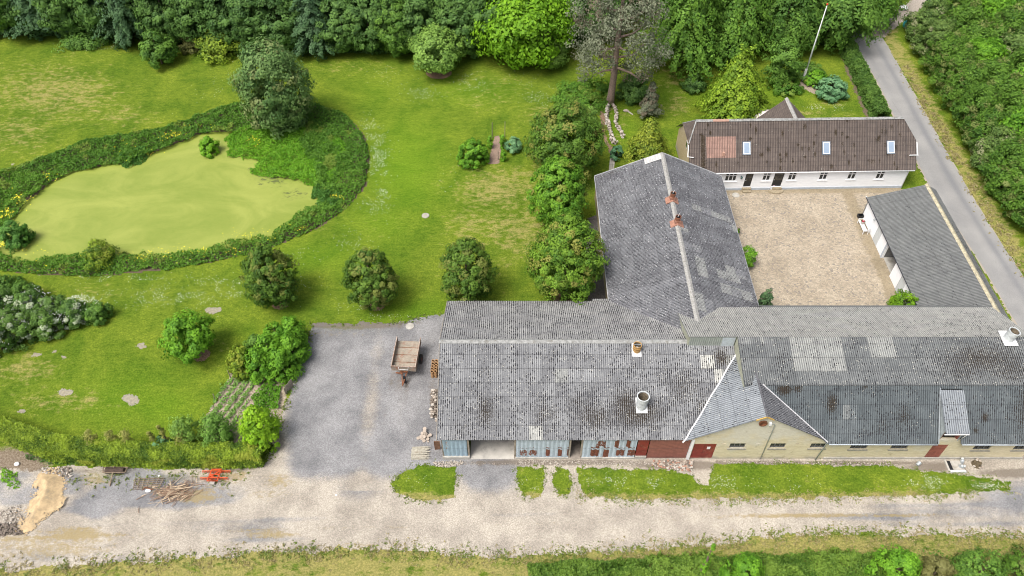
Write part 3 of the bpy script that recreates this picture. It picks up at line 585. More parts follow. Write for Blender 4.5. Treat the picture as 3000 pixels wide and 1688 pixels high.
# walls: left gable, back wall, partitions
mb = MB(AO); X0 = -5.85
mb.prism([(33.05, 0), (47.8, 0), (47.8, 3.12), (40.45, 6.55), (33.05, 3.12)], 'x', X0, X0+.15)
mb.box(X0+.15, 14.9, 47.5, 47.65, 0, 3.1); mb.box(.20, .32, 33.3, 47.4, 0, 3.3); mb.box(4.9, 5.02, 38, 47.4, 0, 3.3); mb.build('wall', flat('dull plank wall', (.22, .19, .16), .9, 0, .25, 3), barnA)
mb = MB(AO); mb.box(-3.55, .17, 32.95, 47.4, 0, .06); mb.build('concrete_floor', flat('pale slab', (.46, .44, .40), .9, 0, .12, 1.0, .2, (.30, .29, .27)), barnA)
mb = MB(AO); mb.box(4.95, 5.9, 33.0, 47.3, 0, .03); mb.build('earth_floor', flat('earth floor', (.24, .21, .18), .95, 0, .2, 3), barnA)
def steelmat(name, base, rust, seamp):
    m, nt, N, L, b = newmat(name); q = NB(nt); uv = q.uv(); s = q.sep(uv); P = q.pos()
    n = q.noise(q.vmul(P, (3, 3, 1.2)), 1.5, 5, .7); c = q.mix(q.ss(n, .3, .7), tuple(x*.85 for x in base), tuple(x*1.1 for x in base))
    n2 = q.noise(q.vmul(P, (2.2, 1, .9)), 3.0, 4, .8); rm = q.ss(q.math('ADD', q.attr('moss'), q.math('MULTIPLY', q.math('SUBTRACT', n2, .5), 1.5)), .52, .56)
    rc = q.mix(q.ss(q.noise(P, 7, 4, .8), .3, .7), tuple(x*.6 for x in rust), tuple(x*1.3 for x in rust)); c = q.mix(rm, c, rc)
    ph = q.math('FRACT', q.math('DIVIDE', s[0], seamp)); c = q.mix(q.math('MULTIPLY', q.ss(ph, .07, .02), .7), c, (.05, .06, .07))
    fr = q.math('FRACT', q.math('DIVIDE', s[1], 1.45)); c = q.mix(q.math('MULTIPLY', q.ss(fr, .03, .0), .6), c, (.08, .08, .09))
    L.new(c, b.inputs['Base Color']); b.inputs['Roughness'].default_value = .6; b.inputs['Metallic'].default_value = .0; return m
M_blue = steelmat('pale blue sheet steel', (.43, .51, .58), (.16, .05, .028), .36)
M_blue2 = steelmat('blue sheet steel', (.30, .41, .50), (.35, .15, .06), .36)
M_redc = steelmat('faded red sheet steel', (.27, .105, .08), (.22, .13, .09), .09)
def sheet_wall(name, xa, xb, za, zb, y, mat, pitch, amp, rust=None, row=1.45):
    return roof_sheet(name, barnA, AO, (xa, y, zb), (1, 0, 0), (0, 0, -1), 0, xb-xa, 0, zb-za, pitch, amp, row, mat, moss=rust, jit=0, nseg=6, step=.012)
def strips(L):
    def f(u, v):
        t = np.zeros(u.shape)
        for a, b, c, d, e in L: t = np.where((u/.36 >= a) & (u/.36 < b) & (v > c) & (v < d), e, t)
        return t
    return f
yw = 33.05
sheet_wall('sheet_cladding', -5.85, -3.72, .38, 3.08, yw, M_blue2, .36, .022, strips([(1, 1.6, .25, 1.7, .52)]))
sheet_wall('sheet_cladding', .34, 4.75, .0, 3.08, yw, M_blue, .36, .022, strips([(0, 1, 1.45, 2.7, .45), (1, 2.6, 1.45, 2.72, .6), (3, 5, 1.45, 2.72, .62), (7, 8, 1.45, 2.9, 1), (9.8, 10.8, 1.45, 2.8, 1), (12, 13, 1.45, 2.75, 1), (5, 6, .0, .3, .3)]))
sheet_wall('sheet_cladding', 5.9, 10.35, .0, 3.08, yw, M_blue, .36, .022, strips([(3, 5.3, 0, 1.45, .62), (7.3, 8.2, 0, 1.45, 1), (10, 11, 0, 1.45, .95), (1.9, 4, 1.45, 2.6, 1), (5, 6.2, 1.45, 3, 1), (8, 10, 1.45, 2.8, .72), (10.6, 12.4, 1.45, 2.7, .75)]))
sheet_wall('sheet_cladding', 11.4, 14.75, .05, 3.08, yw, M_redc, .09, .012, mblobs([(2, 2.6, 2, .3, .4)]))
mb = MB(AO); mb.box(10.42, 11.32, yw-.03, yw+.05, .48, 3.0); mb.build('small_door', M_redp, barnA)
for q_ in ((-5.87, -3.58, 32.93, .36), (.30, 4.78, 32.98, .16), (5.88, 10.38, 32.98, .18), (10.4, 11.35, 32.95, .46)): MB(AO).box(q_[0], q_[1], q_[2], 33.2, 0, q_[3]).build('concrete_footing', M_conc, barnA)
for x in (-3.64, .24, 4.84, 5.84): MB(AO).box(x-.07, x+.07, 33.1, 33.3, 0, 3.1).build('post', M_timb, barnA)
MB(AO).box(14.78, 15.0, 32.9, 33.1, 0, 3.1).build('corner_post', M_wpaint, barnA)
def flue(par, off, c, r, h, matp, base=None, mat_in=None, lean=(0, 0), rings=0, plate=(1, 1), nrm=(0, 0, 1), name='roof_flue'):
    c = Vector(c); ax = Vector((lean[0], lean[1], 1)).normalized().to_track_quat('Z', 'Y').to_matrix()
    mb = MB(off); prof = [(r*.92, -.5), (r*.92, h*.5), (r*1.0, h*.6), (r*1.06, h), (r*.9, h), (r*.82, h*.5), (r*.8, 0.0), (0, 0.0)]
    mb.lathe(prof, c, 22, ax); o = mb.build(name, matp, par, False)
    MB(off).lathe([(r*.80, h-.04), (r*.74, h*.4), (r*.74, .05), (.0, .04)], c, 22, ax).build('inner_shaft', mat_in or M_fibin, o)
    for k in range(rings): MB(off).lathe([(r*1.0, 0), (r*1.1, 0), (r*1.1, .05), (r*1.0, .05), (r*1.0, 0)], c+Vector((0, 0, .25+.22*k)), 22).build('band', matp, o)
    if base:
        Q_ = Vector(nrm).normalized().to_track_quat('Z', 'Y').to_matrix().to_4x4(); m2 = MB(off); m2.M = Matrix.Translation(c)@Q_
        m2.box(-plate[0]/2, plate[0]/2, -plate[1]/2, plate[1]/2, .03, .06); m2.build('flashing_plate', base, o)
    return o
nF = Vector((0, -(zR-zE), yR-yF)).normalized(); nF = Vector((0, -.4203, .9074))
M_yel = flat('ochre clay pipe', (.42, .25, .09), .8, 0, .2, 5, 0, (.22, .14, .07))
p = ray_plane(1865, 1026, (0, yR, zR), nF); o = flue(barnA, AO, p, .34, .75, M_yel, M_plate, None, (0, 0), 2, (.78, 1.15), nF)
MB(AO).box(p.x-.4, p.x+.4, p.y-.02, p.y+.02, p.z+.72, p.z+.75).build('cross_wire', M_steel, o)
p = ray_plane(1879, 1188, (0, yR, zR), nF); flue(barnA, AO, p, .50, 1.35, M_fib, M_plate, None, (0, 0), 0, (.95, 1.3), nF)

# ---------------------------------------------------------------- brick barn with cross gable (two-pitch roof)
CO = (30.0, 39.5, 0.0)
barnC = root('brick_barn', 'cream brick barn with high two-pitch grey roof, cross gable and red doors', 'barn', CO)
kY, kZ, rY, rZ, bY, bZ = 36.05, 6.6, 40.1, 7.7, 45.5, 5.2
XL, XR = 14.75, 43.4
wu = (0, kY-rY, kZ-rZ); Lu = math.hypot(kY-rY, kZ-rZ)+.12
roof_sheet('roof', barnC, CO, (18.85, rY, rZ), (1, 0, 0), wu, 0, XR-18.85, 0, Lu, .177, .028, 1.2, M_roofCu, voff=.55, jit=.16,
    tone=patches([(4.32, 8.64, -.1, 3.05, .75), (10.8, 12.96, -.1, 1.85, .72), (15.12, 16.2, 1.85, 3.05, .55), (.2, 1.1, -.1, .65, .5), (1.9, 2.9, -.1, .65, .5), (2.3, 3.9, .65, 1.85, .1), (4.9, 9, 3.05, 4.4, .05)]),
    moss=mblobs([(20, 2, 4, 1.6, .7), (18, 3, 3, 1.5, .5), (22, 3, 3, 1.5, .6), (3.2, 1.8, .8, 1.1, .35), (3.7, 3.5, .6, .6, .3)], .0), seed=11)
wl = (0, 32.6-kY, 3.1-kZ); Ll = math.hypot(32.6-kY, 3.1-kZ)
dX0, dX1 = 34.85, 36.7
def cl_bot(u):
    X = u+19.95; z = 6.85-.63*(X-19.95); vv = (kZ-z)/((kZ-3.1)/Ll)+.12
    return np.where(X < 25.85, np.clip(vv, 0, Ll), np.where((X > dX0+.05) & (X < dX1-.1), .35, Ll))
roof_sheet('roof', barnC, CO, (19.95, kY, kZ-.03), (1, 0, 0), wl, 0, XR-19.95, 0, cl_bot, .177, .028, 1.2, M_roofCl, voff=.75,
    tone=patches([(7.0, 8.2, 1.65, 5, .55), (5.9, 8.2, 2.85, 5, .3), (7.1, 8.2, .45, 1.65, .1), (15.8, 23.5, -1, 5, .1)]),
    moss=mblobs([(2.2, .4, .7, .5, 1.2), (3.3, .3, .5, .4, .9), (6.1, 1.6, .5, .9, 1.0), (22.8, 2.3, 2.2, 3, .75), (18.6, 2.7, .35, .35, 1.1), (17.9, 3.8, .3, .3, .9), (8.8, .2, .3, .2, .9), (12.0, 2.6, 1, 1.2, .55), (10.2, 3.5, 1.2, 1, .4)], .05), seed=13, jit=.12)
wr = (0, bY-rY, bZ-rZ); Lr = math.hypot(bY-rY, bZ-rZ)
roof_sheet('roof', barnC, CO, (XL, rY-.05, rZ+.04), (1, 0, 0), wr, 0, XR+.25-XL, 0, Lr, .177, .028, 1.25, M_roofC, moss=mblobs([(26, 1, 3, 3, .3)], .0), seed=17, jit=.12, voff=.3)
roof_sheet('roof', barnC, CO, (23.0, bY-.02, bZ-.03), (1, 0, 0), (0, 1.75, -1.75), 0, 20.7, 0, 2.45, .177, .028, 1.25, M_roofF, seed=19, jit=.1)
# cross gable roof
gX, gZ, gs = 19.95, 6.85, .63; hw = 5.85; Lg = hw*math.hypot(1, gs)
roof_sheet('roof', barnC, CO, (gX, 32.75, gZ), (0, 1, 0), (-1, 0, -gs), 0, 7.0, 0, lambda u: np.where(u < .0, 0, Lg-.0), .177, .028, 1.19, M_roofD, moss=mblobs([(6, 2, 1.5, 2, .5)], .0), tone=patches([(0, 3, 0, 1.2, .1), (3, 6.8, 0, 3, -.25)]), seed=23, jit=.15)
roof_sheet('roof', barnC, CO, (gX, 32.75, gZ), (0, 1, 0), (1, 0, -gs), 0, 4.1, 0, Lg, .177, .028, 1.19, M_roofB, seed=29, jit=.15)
# verge faces, valley strips, small walls
M_clad = steelmat('grey-green cladding', (.29, .32, .29), (.1, .08, .05), .177)
roof_sheet('gable_cladding', barnC, CO, (14.95, rY-.03, rZ-.02), (1, 0, 0), (0, 0, -1), 0, 3.9, 0, 1.6, .177, .02, 2, M_clad, jit=0)
M_side = flat('mossy side boards', (.34, .35, .27), .9, 0, .2, 3)
MB(CO).prism([(rY, 5.6), (rY, rZ-.03), (bY, bZ-.03), (bY, 4.0)], 'x', XL+.12, XL+.2).build('side_cladding', M_side, barnC)
MB(CO).prism([(rY, 5.9), (rY, rZ-.02), (kY, kZ-.02), (kY, 5.7)], 'x', 18.88, 18.96).build('side_cladding', M_side, barnC)
MB(CO).box(17.7, 18.75, rY-.08, rY-.055, 6.5, 7.62).build('vent_panel', flat('pale panel', (.42, .47, .50), .6, 0, .15, 4), barnC)
def vz(X): return gZ-gs*(gX-X)
def vA(z): return yR-(zR-z)/((zR-zE)/(yR-yF))
mb = MB(CO); pts = []
for i in range(15):
    X = 14.2+(18.9-14.2)*i/14; z = vz(X); pts.append((X+.03*math.sin(i*5.1), vA(z)-.05, z+.09))
pts = [(13.95, 32.72, 3.1)]+pts
for a, b in zip(pts[:-1], pts[1:]): mb.bar(a, b, .12, .06)
mb.build('valley_flashing', M_flash, barnC)
mb = MB(CO); n = 14; prev = None
for i in range(n+1):
    X = 20.35+(25.75-20.35)*i/n; z = gZ-gs*(X-gX); Y = 32.6+(z-3.1)/((kZ-3.1)/(kY-32.6)); pnt = (X, Y-.06, z+.09)
    if prev: mb.bar(prev, pnt, .085, .05)
    prev = pnt
mb.build('valley_flashing', M_flash, barnC)
mb = MB(CO); mb.bar((gX, 32.72, gZ+.05), (gX, 37.0, gZ+.05), .12, .07); mb.build('ridge_cap', flat('dark ridge joint', (.10, .10, .11), .9, 0, .3, 4), barnC)
mb = MB(CO); mb.prism([(19.2, 6.45), (gX, 6.93), (20.6, 6.5), (20.6, 6.4), (gX, 6.8), (19.2, 6.35)], 'y', 32.7, 32.78); mb.build('lichen_patch', flat('orange lichen', (.50, .33, .10), .9, 0, .3, 8), barnC)
# front wall with its openings
wY = 33.0
WIN = [(18.05, 19.35), (21.4, 22.68), (24.75, 26.05), (28.12, 29.55), (31.5, 32.92), (38.42, 39.85), (41.78, 43.1)]
wz = [(1.72, 2.5)]*3+[(1.55, 2.4)]*2+[(1.42, 2.25)]*2
SL = [17.5, 20.35, 23.6, 26.95, 37.3, 40.7]
holes = [(a, b, c, d) for (a, b), (c, d) in zip(WIN, wz)]+[(15.08, 16.95, .0, 2.42), (34.9, 36.2, 0, 2.3)]
holes += [(x-.17, x+.17, 2.45-.008*(x-17), 2.57-.008*(x-17)) for x in SL]
mb = MB(CO); wall_grid(mb, 'x', 15.02, 43.2, 0, 3.02, wY, wY+.3, holes)
mb.prism([(14.6, 3.02), (25.6, 3.02), (gX, 6.62)], 'y', wY, wY+.3); mb.prism([(33.3, 0), (46.9, 0), (46.9, 3.6), (45.4, 5.1), (40.1, 7.6), (36.05, 6.5), (33.3, 3.6)], 'x', 42.9, 43.2)
mb.box(15.05, 42.9, 46.6, 46.9, 0, 3.4); mb.build('wall', M_cream, barnC)
MB(CO).box(26.4, 43.25, wY-.06, wY-.003, 0, .30).build('plinth', M_conc, barnC)
mb = MB(CO); mb.box(15.1, 42.8, wY+.6, wY+.65, 0, 3.0); mb.build('inner_wall', M_inside, barnC)
M_wsill = flat('dull sill', (.24, .23, .20), .9, 0, .2, 4)
M_wfr = flat('grey iron frame', (.16, .16, .15), .6, 0, .2, 5)
for (a, b), (c, d) in zip(WIN, wz): window(barnC, CO, a, b, c, d, wY, M_wfr, .05, (), (.333, .667), True, .14, sillmat=M_wsill)
mb = MB(CO); mb.box(15.10, 16.0, wY+.03, wY+.09, .12, 2.4); d1 = mb.build('door', M_redp, barnC)
mb = MB(CO); mb.box(16.02, 16.93, wY+.03, wY+.09, .12, 2.4); d2 = mb.build('door', M_redp, barnC)
MB(CO).box(16.25, 16.52, wY+.015, wY+.028, 1.55, 1.92).build('paper_notice', M_wpaint, d2)
MB(CO).box(15.08, 16.95, wY+.02, wY+.10, .0, .115).build('threshold', M_timb, barnC)
mb = MB(CO); [mb.box(34.92+.16*k, 35.07+.16*k, wY+.05, wY+.1, .05, 2.28) for k in range(8)]; d3 = mb.build('door', M_redb, barnC); d3['label'] = 'faded red plank door under the dormer'
# round vent, floodlight, conduit, downpipes
ax = Matrix.Rotation(math.pi/2, 3, 'X'); c = Vector(SY(2235.6, 1239.3, wY-.02))
MB(CO).lathe([(.34, .0), (.34, .12), (.27, .12), (.25, .02), (0, .02)], c, 20, ax).build('round_vent', M_rust, barnC)
tube_part('conduit', [(21.08, wY-.05, .05), (20.98, wY-.05, 5.35), (20.85, wY-.05, 5.55), (20.62, wY-.07, 5.55), (20.56, wY-.12, 5.3)], .035, M_steel, barnC, CO)
MB(CO).box(20.42, 20.62, wY-.22, wY-.02, 5.5, 5.82).build('floodlight', M_wpaint, barnC)
tube_part('downpipe', [(25.95, wY-.35, 3.02), (25.9, wY-.12, 2.75), (25.72, wY-.14, .05)], .055, M_steel, barnC, CO)
tube_part('gutter', [(25.9, wY-.42, 3.02), (34.8, wY-.42, 2.98)], .05, M_plinth, barnC, CO)
tube_part('gutter', [(36.8, wY-.42, 2.98), (43.3, wY-.42, 2.94)], .05, M_plinth, barnC, CO)
# dormer
dm = MB(CO); dm.prism([(32.95, 3.0), (32.95, 4.5), (35.6, 6.1), (35.6, 5.4)], 'x', 34.9, 34.98); dm.prism([(32.95, 3.0), (32.95, 4.5), (35.6, 6.1), (35.6, 5.4)], 'x', 36.5, 36.58); dorm = dm.build('dormer', flat('grey zinc cheek', (.36, .40, .41), .6, .2, .15, 3), barnC)
roof_sheet('dormer_roof', dorm, (0, 0, 0), Vector((34.8, 35.75, 6.25))-Vector(CO), (1, 0, 0), (0, -3.1, -1.7), 0, 1.95, 0, 3.53, .177, .025, 1.2, M_roofD, seed=31, jit=.1, moss=mblobs([(1, 1.2, .6, .7, .3)]))
MB(CO).box(34.98, 36.5, 32.97, 33.1, 2.9, 3.16).build('hatch_sill', M_cream, dorm)
MB(CO).box(34.99, 36.49, 33.95, 34.0, 3.0, 4.9).build('loft_hatch', flat('dark brown hatch', (.05, .03, .022), .8, 0, .2, 3), dorm)
MB(CO).box(36.38, 36.48, 33.0, 33.95, 3.16, 4.4).build('hatch_jamb', M_redb, dorm); MB(CO).box(34.99, 35.07, 33.0, 33.95, 3.16, 4.4).build('hatch_jamb', M_redb, dorm)
MB(CO).bar((34.78, 35.8, 6.45), (34.78, 32.55, 3.2), .07, .05).build('edge_strip', M_steel, dorm)
MB(CO).box(34.78, 36.78, 32.62, 32.68, 4.38, 4.46).build('fascia', M_wpaint, dorm)
tube_part('downpipe', [(36.72, 32.7, 4.4), (36.66, 32.9, 3.4)], .03, M_wpaint, dorm, CO)
p = Vector((42.0, 40.0, 7.65)); pp = ray_plane(2953, 992, (0, rY, rZ), (0, -.26, 1)); flue(barnC, CO, pp, .44, 1.0, M_fib, M_plate, None, (.12, 0), 0, (1.15, 1.5), (0, -.1, 1))

# ---------------------------------------------------------------- west wing of the courtyard
BO = (16.25, 55.0, 0.0)
barnB = root('courtyard_barn', 'gabled grey-roofed barn wing with two brown ridge vents, west of the cobbled yard', 'barn', BO)
bx, bz, bs = 16.25, 6.42, .455; hwB = 7.05; LBs = hwB*math.hypot(1, bs); yN = 66.45
for sgn, sd_, tn in ((-1, 37, [(3, 3.6, 6, 7.3, .3)]), (1, 41, [(8.5, 9.6, 3.57, 6.2, .75), (9.4, 10.6, 4.76, 7.2, .7), (13.5, 14.6, .0, 1.2, .7), (7.8, 10.4, 1.19, 2.38, .75), (6.6, 7.8, 3.57, 7.5, .55), (17.5, 18.5, 2.38, 7.3, .7), (11, 12, .0, 2.3, .6), (2.4, 5.5, .2, 1.19, .75), (4.9, 5.8, 6, 7.8, .7), (1, 5, .2, 2.0, .55), (16.4, 17.4, 6, 7.8, .6)])):
    roof_sheet('roof', barnB, BO, (bx, 41.0, bz), (0, 1, 0), (sgn, 0, -bs), 0, yN-41, 0, LBs, .177, .028, 1.19, M_roofB, tone=patches(tn), moss=mblobs([(25, 6, .8, 1.5, .5)] if sgn < 0 else [(14, 3, 3, 3, .2)], -.05), seed=sd_, jit=.22)
mb = MB(BO); mb.prism([(bx-.24, bz-.04), (bx, bz+.10), (bx+.24, bz-.04), (bx+.2, bz-.1), (bx, bz), (bx-.2, bz-.1)], 'y', 41.0, yN+.05); mb.build('ridge_cap', M_capw, barnB)
mb = MB(BO); mb.prism([(bx-6.85, 0), (bx+6.85, 0), (bx+6.85, 3.2), (bx, 6.3), (bx-6.85, 3.2)], 'y', yN-.35, yN-.1)
wall_grid(mb, 'y', 46.9, yN-.35, 0, 3.15, bx+6.55, bx+6.8, []); mb.box(bx-6.8, bx-6.55, 46.9, yN-.35, 0, 3.15); mb.build('wall', M_yellow, barnB)
M_wedge = flat('white edge', (.46, .47, .49), .6, 0, .1, 3)
MB(BO).bar((bx-hwB-.03, 48.2, 3.14), (bx-hwB-.03, yN, 3.14), .05, .12).build('eaves_strip', M_wedge, barnB); MB(BO).bar((bx+hwB+.03, 47.3, 3.14), (bx+hwB+.03, yN, 3.14), .05, .1).build('eaves_strip', M_wedge, barnB)
mb = MB(BO); mb.bar((bx, yN+.05, bz-.0), (bx-hwB, yN+.05, 3.2), .06, .14); mb.bar((bx, yN+.05, bz-.0), (bx+hwB, yN+.05, 3.2), .06, .14); mb.build('verge_board', M_wedge, barnB)
roof_sheet('new_roof_sheet', barnB, BO, (bx-.15, yN-1.0, bz+.0), (0, 1, 0), (-1, 0, -bs), 0, 1.05, 0, 1.9, .177, .028, 1.19, roofmat('clean white sheet', (.55, .55, .54), (.62, .62, .61), .177, 1.19, -.5, -1), jit=.05)
M_brown = flat('brown clay', (.22, .09, .05), .7, 0, .25, 5); M_ter = flat('terracotta base', (.33, .17, .12), .85, 0, .2, 5)
for px, py in ((1963, 581), (1977, 650)):
    Y = S(px, py, bz+.15)[1]
    o = flue(barnB, BO, (bx, Y, bz+.05), .27, .8, M_brown, None, M_black, (0, 0), 1, name='ridge_vent')
    mb = MB(BO); mb.prism([(bx-.65, bz-.22), (bx, bz+.20), (bx+.65, bz-.22), (bx+.6, bz-.3), (bx, bz+.1), (bx-.6, bz-.3)], 'y', Y-.45, Y+.45); mb.box(bx-.26, bx+.26, Y-.26, Y+.26, bz+.05, bz+.42); mb.build('flashing_base', M_ter, o)
    MB(BO).bar((bx-.05, Y, bz+.8), (bx+.08, Y+.1, bz+1.15), .03).build('wire', M_wpaint, o)

# ---------------------------------------------------------------- farmhouse
EO = (20.3, 67.74, 0.0); EA = math.atan2(.47, 20.23)
house = root('farmhouse', 'long white farmhouse with brown ribbed roof, three skylights and two black doors', 'house', EO, rz=EA)
def eloc(px, py, z):                    # source px, height -> house-local
    X, Y, _ = S(px, py, z); dx, dy = X-EO[0], Y-EO[1]; return (dx*math.cos(EA)+dy*math.sin(EA), -dx*math.sin(EA)+dy*math.cos(EA))
Z0 = (0, 0, 0); eR, eZ, eW, hL, hR = 4.15, 6.8, 24.85, -.35, 25.45; e_s = .92; vhip = (eZ-5.0)/math.sin(math.atan(e_s)); LE = 4.4/math.cos(math.atan(e_s))
def e_vt(u):                            # u measured from hL
    x = u+hL; return np.where(x < .55, (.55-x)/(.9)*vhip, np.where(x > 24.0, (x-24.0)/(hR-24.0)*vhip, 0))
n_e = Vector((math.sin(EA)*e_s, -math.cos(EA)*e_s, 1)); O_e = Vector(EO)+Vector((-math.sin(EA)*eR, math.cos(EA)*eR, eZ))
def e_uv(px, py):
    p = ray_plane(px, py, O_e, n_e); dx, dy = p.x-EO[0], p.y-EO[1]
    return dx*math.cos(EA)+dy*math.sin(EA)-hL, (eZ-p.z)/math.sin(math.atan(e_s))
pk0, pk1 = e_uv(2069, 398), e_uv(2156.5, 462)
def e_mat(u, v): return ((u > pk0[0]) & (u < pk1[0]) & (v > pk0[1]) & (v < pk1[1])).astype(int)
er = np.random.default_rng(5); spots = [(er.uniform(1, 25), er.uniform(.3, 5.8), er.uniform(.10, .26), er.uniform(.12, .36), er.uniform(.9, 1.5)) for _ in range(60)]
spots += [(1.6, 2+.5*k, .35, .5, 1.0) for k in range(8)]+[(7.6, 1.2, .16, .5, 1.1), (10.6, 1.6, .18, .4, 1.2), (9.0, 3.4, .25, .3, 1.3), (8.2, 4.0, .3, .25, 1.3), (22.5, 4.0, .25, .3, 1.2), (20.8, 4.9, .5, .2, 1.1)]
roof_sheet('roof', house, Z0, (hL, eR, eZ), (1, 0, 0), (0, -1, -e_s), 0, hR-hL, e_vt, LE, .187, .022, .53, [M_roofE, M_roofEo], tone=lambda u, v: .15*(v/5-.5), moss=lambda u, v: np.where(e_mat(u, v) > 0, -.5, mblobs(spots, -.05)(u, v)), matfn=e_mat, seed=43, jit=.12, sheetw=1.12, step=.02)
roof_sheet('roof', house, Z0, (hL, eR, eZ), (1, 0, 0), (0, 1, -e_s), 0, hR-hL, e_vt, LE, .187, .022, .53, M_roofE, seed=47, jit=.12, sheetw=1.12)
lh = math.hypot(.9, 1.8); lh2 = math.hypot(hR-24, 1.8); hy = 1.8/e_s
roof_sheet('roof', house, Z0, (.55, eR, eZ), (0, 1, 0), (-.9, 0, -1.8), -hy, hy, lambda u: np.abs(u)/hy*lh, lh+.02, .187, .022, .53, M_roofE, seed=48)
roof_sheet('roof', house, Z0, (24.0, eR, eZ), (0, 1, 0), (hR-24, 0, -1.8), -hy, hy, lambda u: np.abs(u)/hy*lh2, lh2+.02, .187, .022, .53, M_roofE, seed=49)
mb = MB(); mb.prism([(eR-.22, eZ-.06), (eR, eZ+.12), (eR+.22, eZ-.06), (eR, eZ)], 'x', .5, 24.05); mb.bar((.55, eR, eZ+.05), (hL, eR-hy, 5.05), .12, .08); mb.bar((.55, eR, eZ+.05), (hL, eR+hy, 5.05), .12, .08); mb.build('ridge_cap', M_cap, house)
mb = MB(); mb.prism([(eR-.23, eZ-.05), (eR, eZ+.13), (eR+.23, eZ-.05), (eR, eZ+.01)], 'x', 2.4, 4.2); mb.build('new_ridge_piece', M_roofEo if False else flat('salmon ridge', (.36, .22, .17), .8, 0, .1, 4), house)
# front wall
Ew = [(3.92, 5.28, 3, .0), (8.22, 9.15, 2, 0), (11.15, 12.1, 2, 0), (14.72, 15.67, 2, 0), (17.98, 18.93, 2, 0), (21.25, 22.2, 2, 0)]
doors = [(6.22, 7.18), (9.5, 10.72)]
holes = [(a, b, 1.32, 2.52) for a, b, _, _ in Ew]+[(a, b, .42, 2.5) for a, b in doors]
mb = MB(); wall_grid(mb, 'x', 0, eW, .0, 2.82, 0, .3, holes); mb.box(0, eW, 8.0, 8.3, 0, 2.8)
mb.prism([(.3, 0), (8.0, 0), (8.0, 2.95), (eR+hy-.05, 4.9), (eR-hy+.05, 4.9), (.3, 2.95)], 'x', eW-.3, eW); mb.build('wall', M_white, house)
mb = MB(); mb.prism([(.02, 0), (8.28, 0), (8.28, 2.7), (eR+hy-.05, 4.9), (eR-hy+.05, 4.9), (.02, 2.7)], 'x', -.05, .25); g = mb.build('gable_wall', M_yellow, house)
MB().box(.31, eW-.31, 1.2, 1.25, 0, 2.75).build('inner_wall', M_inside, house)
mb = MB(); px = [(0, doors[0][0]), (doors[0][1], doors[1][0]), (doors[1][1], eW+.02)]
for a, b in px: mb.box(a, b, -.05, -.003, 0, .30)
mb.build('plinth', M_plinth, house)
for a, b, c, _ in Ew: window(house, Z0, a, b, 1.32, 2.52, 0, M_wpaint, .085, (.66,), tuple((k+1)/c for k in range(c-1)), True, .09)
for a, b in doors:
    mb = MB(); mb.box(a+.06, b-.06, .10, .15, .44, 2.44); o = mb.build('door', M_black, house)
    mm = MB()
    for i in range(2):
        for j in range(3):
            w = (b-a-.44)/2; mm.box(a+.18+i*(w+.08), a+.18+i*(w+.08)+w, .085, .098, 1.32+j*.36, 1.62+j*.36)
    mm.build('door_pane', flat('door glass', (.06, .055, .045), .1, 0, .5, 3), o)
    MB().box(a+.12, a+.26, .05, .097, 1.35, 1.41).build('handle', M_steel, o)
    f = MB(); f.box(a-.0, a+.055, .02, .2, .42, 2.5); f.box(b-.055, b, .02, .2, .42, 2.5); f.box(a+.055, b-.055, .02, .2, 2.445, 2.5); f.build('door_frame', M_wpaint, house)
M_step = flat('sandstone step', (.30, .25, .17), .9, 0, .2, 5, .3)
mb = MB(); mb.box(doors[0][0]-.02, doors[0][1]+.02, -.28, .25, 0, .40); mb.box(doors[0][0]+.0, doors[0][1], -.58, -.283, 0, .2); mb.build('door_step', M_step, house)
mb = MB(); mb.box(doors[1][0]+.25, doors[1][1]+.02, -.30, .25, 0, .40); a_ = [( (doors[1][0]+doors[1][1])/2+.88*math.cos(t), -.25+.62*math.sin(t)) for t in np.linspace(math.pi, 2*math.pi, 14)]; mb.prism(a_, 'z', 0, .18); mb.build('door_step', M_step, house)
# wall lamp, gutter, downpipe, skylights, roof vent
mb = MB(); mb.box(5.72, 5.82, -.1, -.003, 2.02, 2.12); mb.lathe([(.0, 0), (.10, .0), (.13, .22), (.06, .30), (0, .34)], (5.77, -.16, 1.8), 8); mb.build('wall_lamp', flat('dark green lamp', (.05, .10, .10), .5), house)
MB().tube([(-.2, -.30, 2.74), (25.25, -.30, 2.72)], .06, 8).build('gutter', M_wpaint, house, True)
MB().tube([(24.6, -.3, 2.7), (24.75, -.08, 2.45), (24.78, -.08, .15)], .04, 8).build('downpipe', M_wpaint, house, True)
MB().bar((25.5, 2.1, 4.9), (25.6, .95, 3.85), .07, .14).bar((25.52, 1.0, 3.9), (24.55, .8, 4.05), .07, .10).build('bargeboard', M_wpaint, house); MB().bar((-.4, 2.1, 4.9), (-.5, 1.1, 4.0), .07, .12).bar((-.45, 1.15, 4.0), (.15, .9, 4.1), .06, .08).build('bargeboard', M_wpaint, house)
W_e = Vector((0, -1, -e_s)).normalized(); N_e = Vector((0, -e_s, 1)).normalized()
M_sky = flat('skylight glass', (.26, .33, .43), .12, 0, .06, 1.5); M_skf = flat('grey-blue metal frame', (.16, .20, .25), .4, .4, .1, 4)
for px in (2187, 2420, 2609):
    u, v = e_uv(px, 435 if px < 2300 else (434 if px < 2500 else 432)); c = Vector((hL+u, eR, eZ))+W_e*v
    def bx(name, w, h, n0, n1, mat, par):
        m = MB(); m.M = Matrix.Translation(c)@Matrix((( 1, 0, 0, 0), (0, -W_e.y, N_e.y, 0), (0, -W_e.z, N_e.z, 0), (0, 0, 0, 1))); m.box(-w/2, w/2, -h/2, h/2, n0, n1); return m.build(name, mat, par)
    o = bx('skylight', .92, 1.50, -.02, .10, M_skf, house); bx('skylight_frame', .78, 1.34, .101, .125, M_wpaint, o); bx('pane', .62, 1.18, .126, .135, M_sky, o)
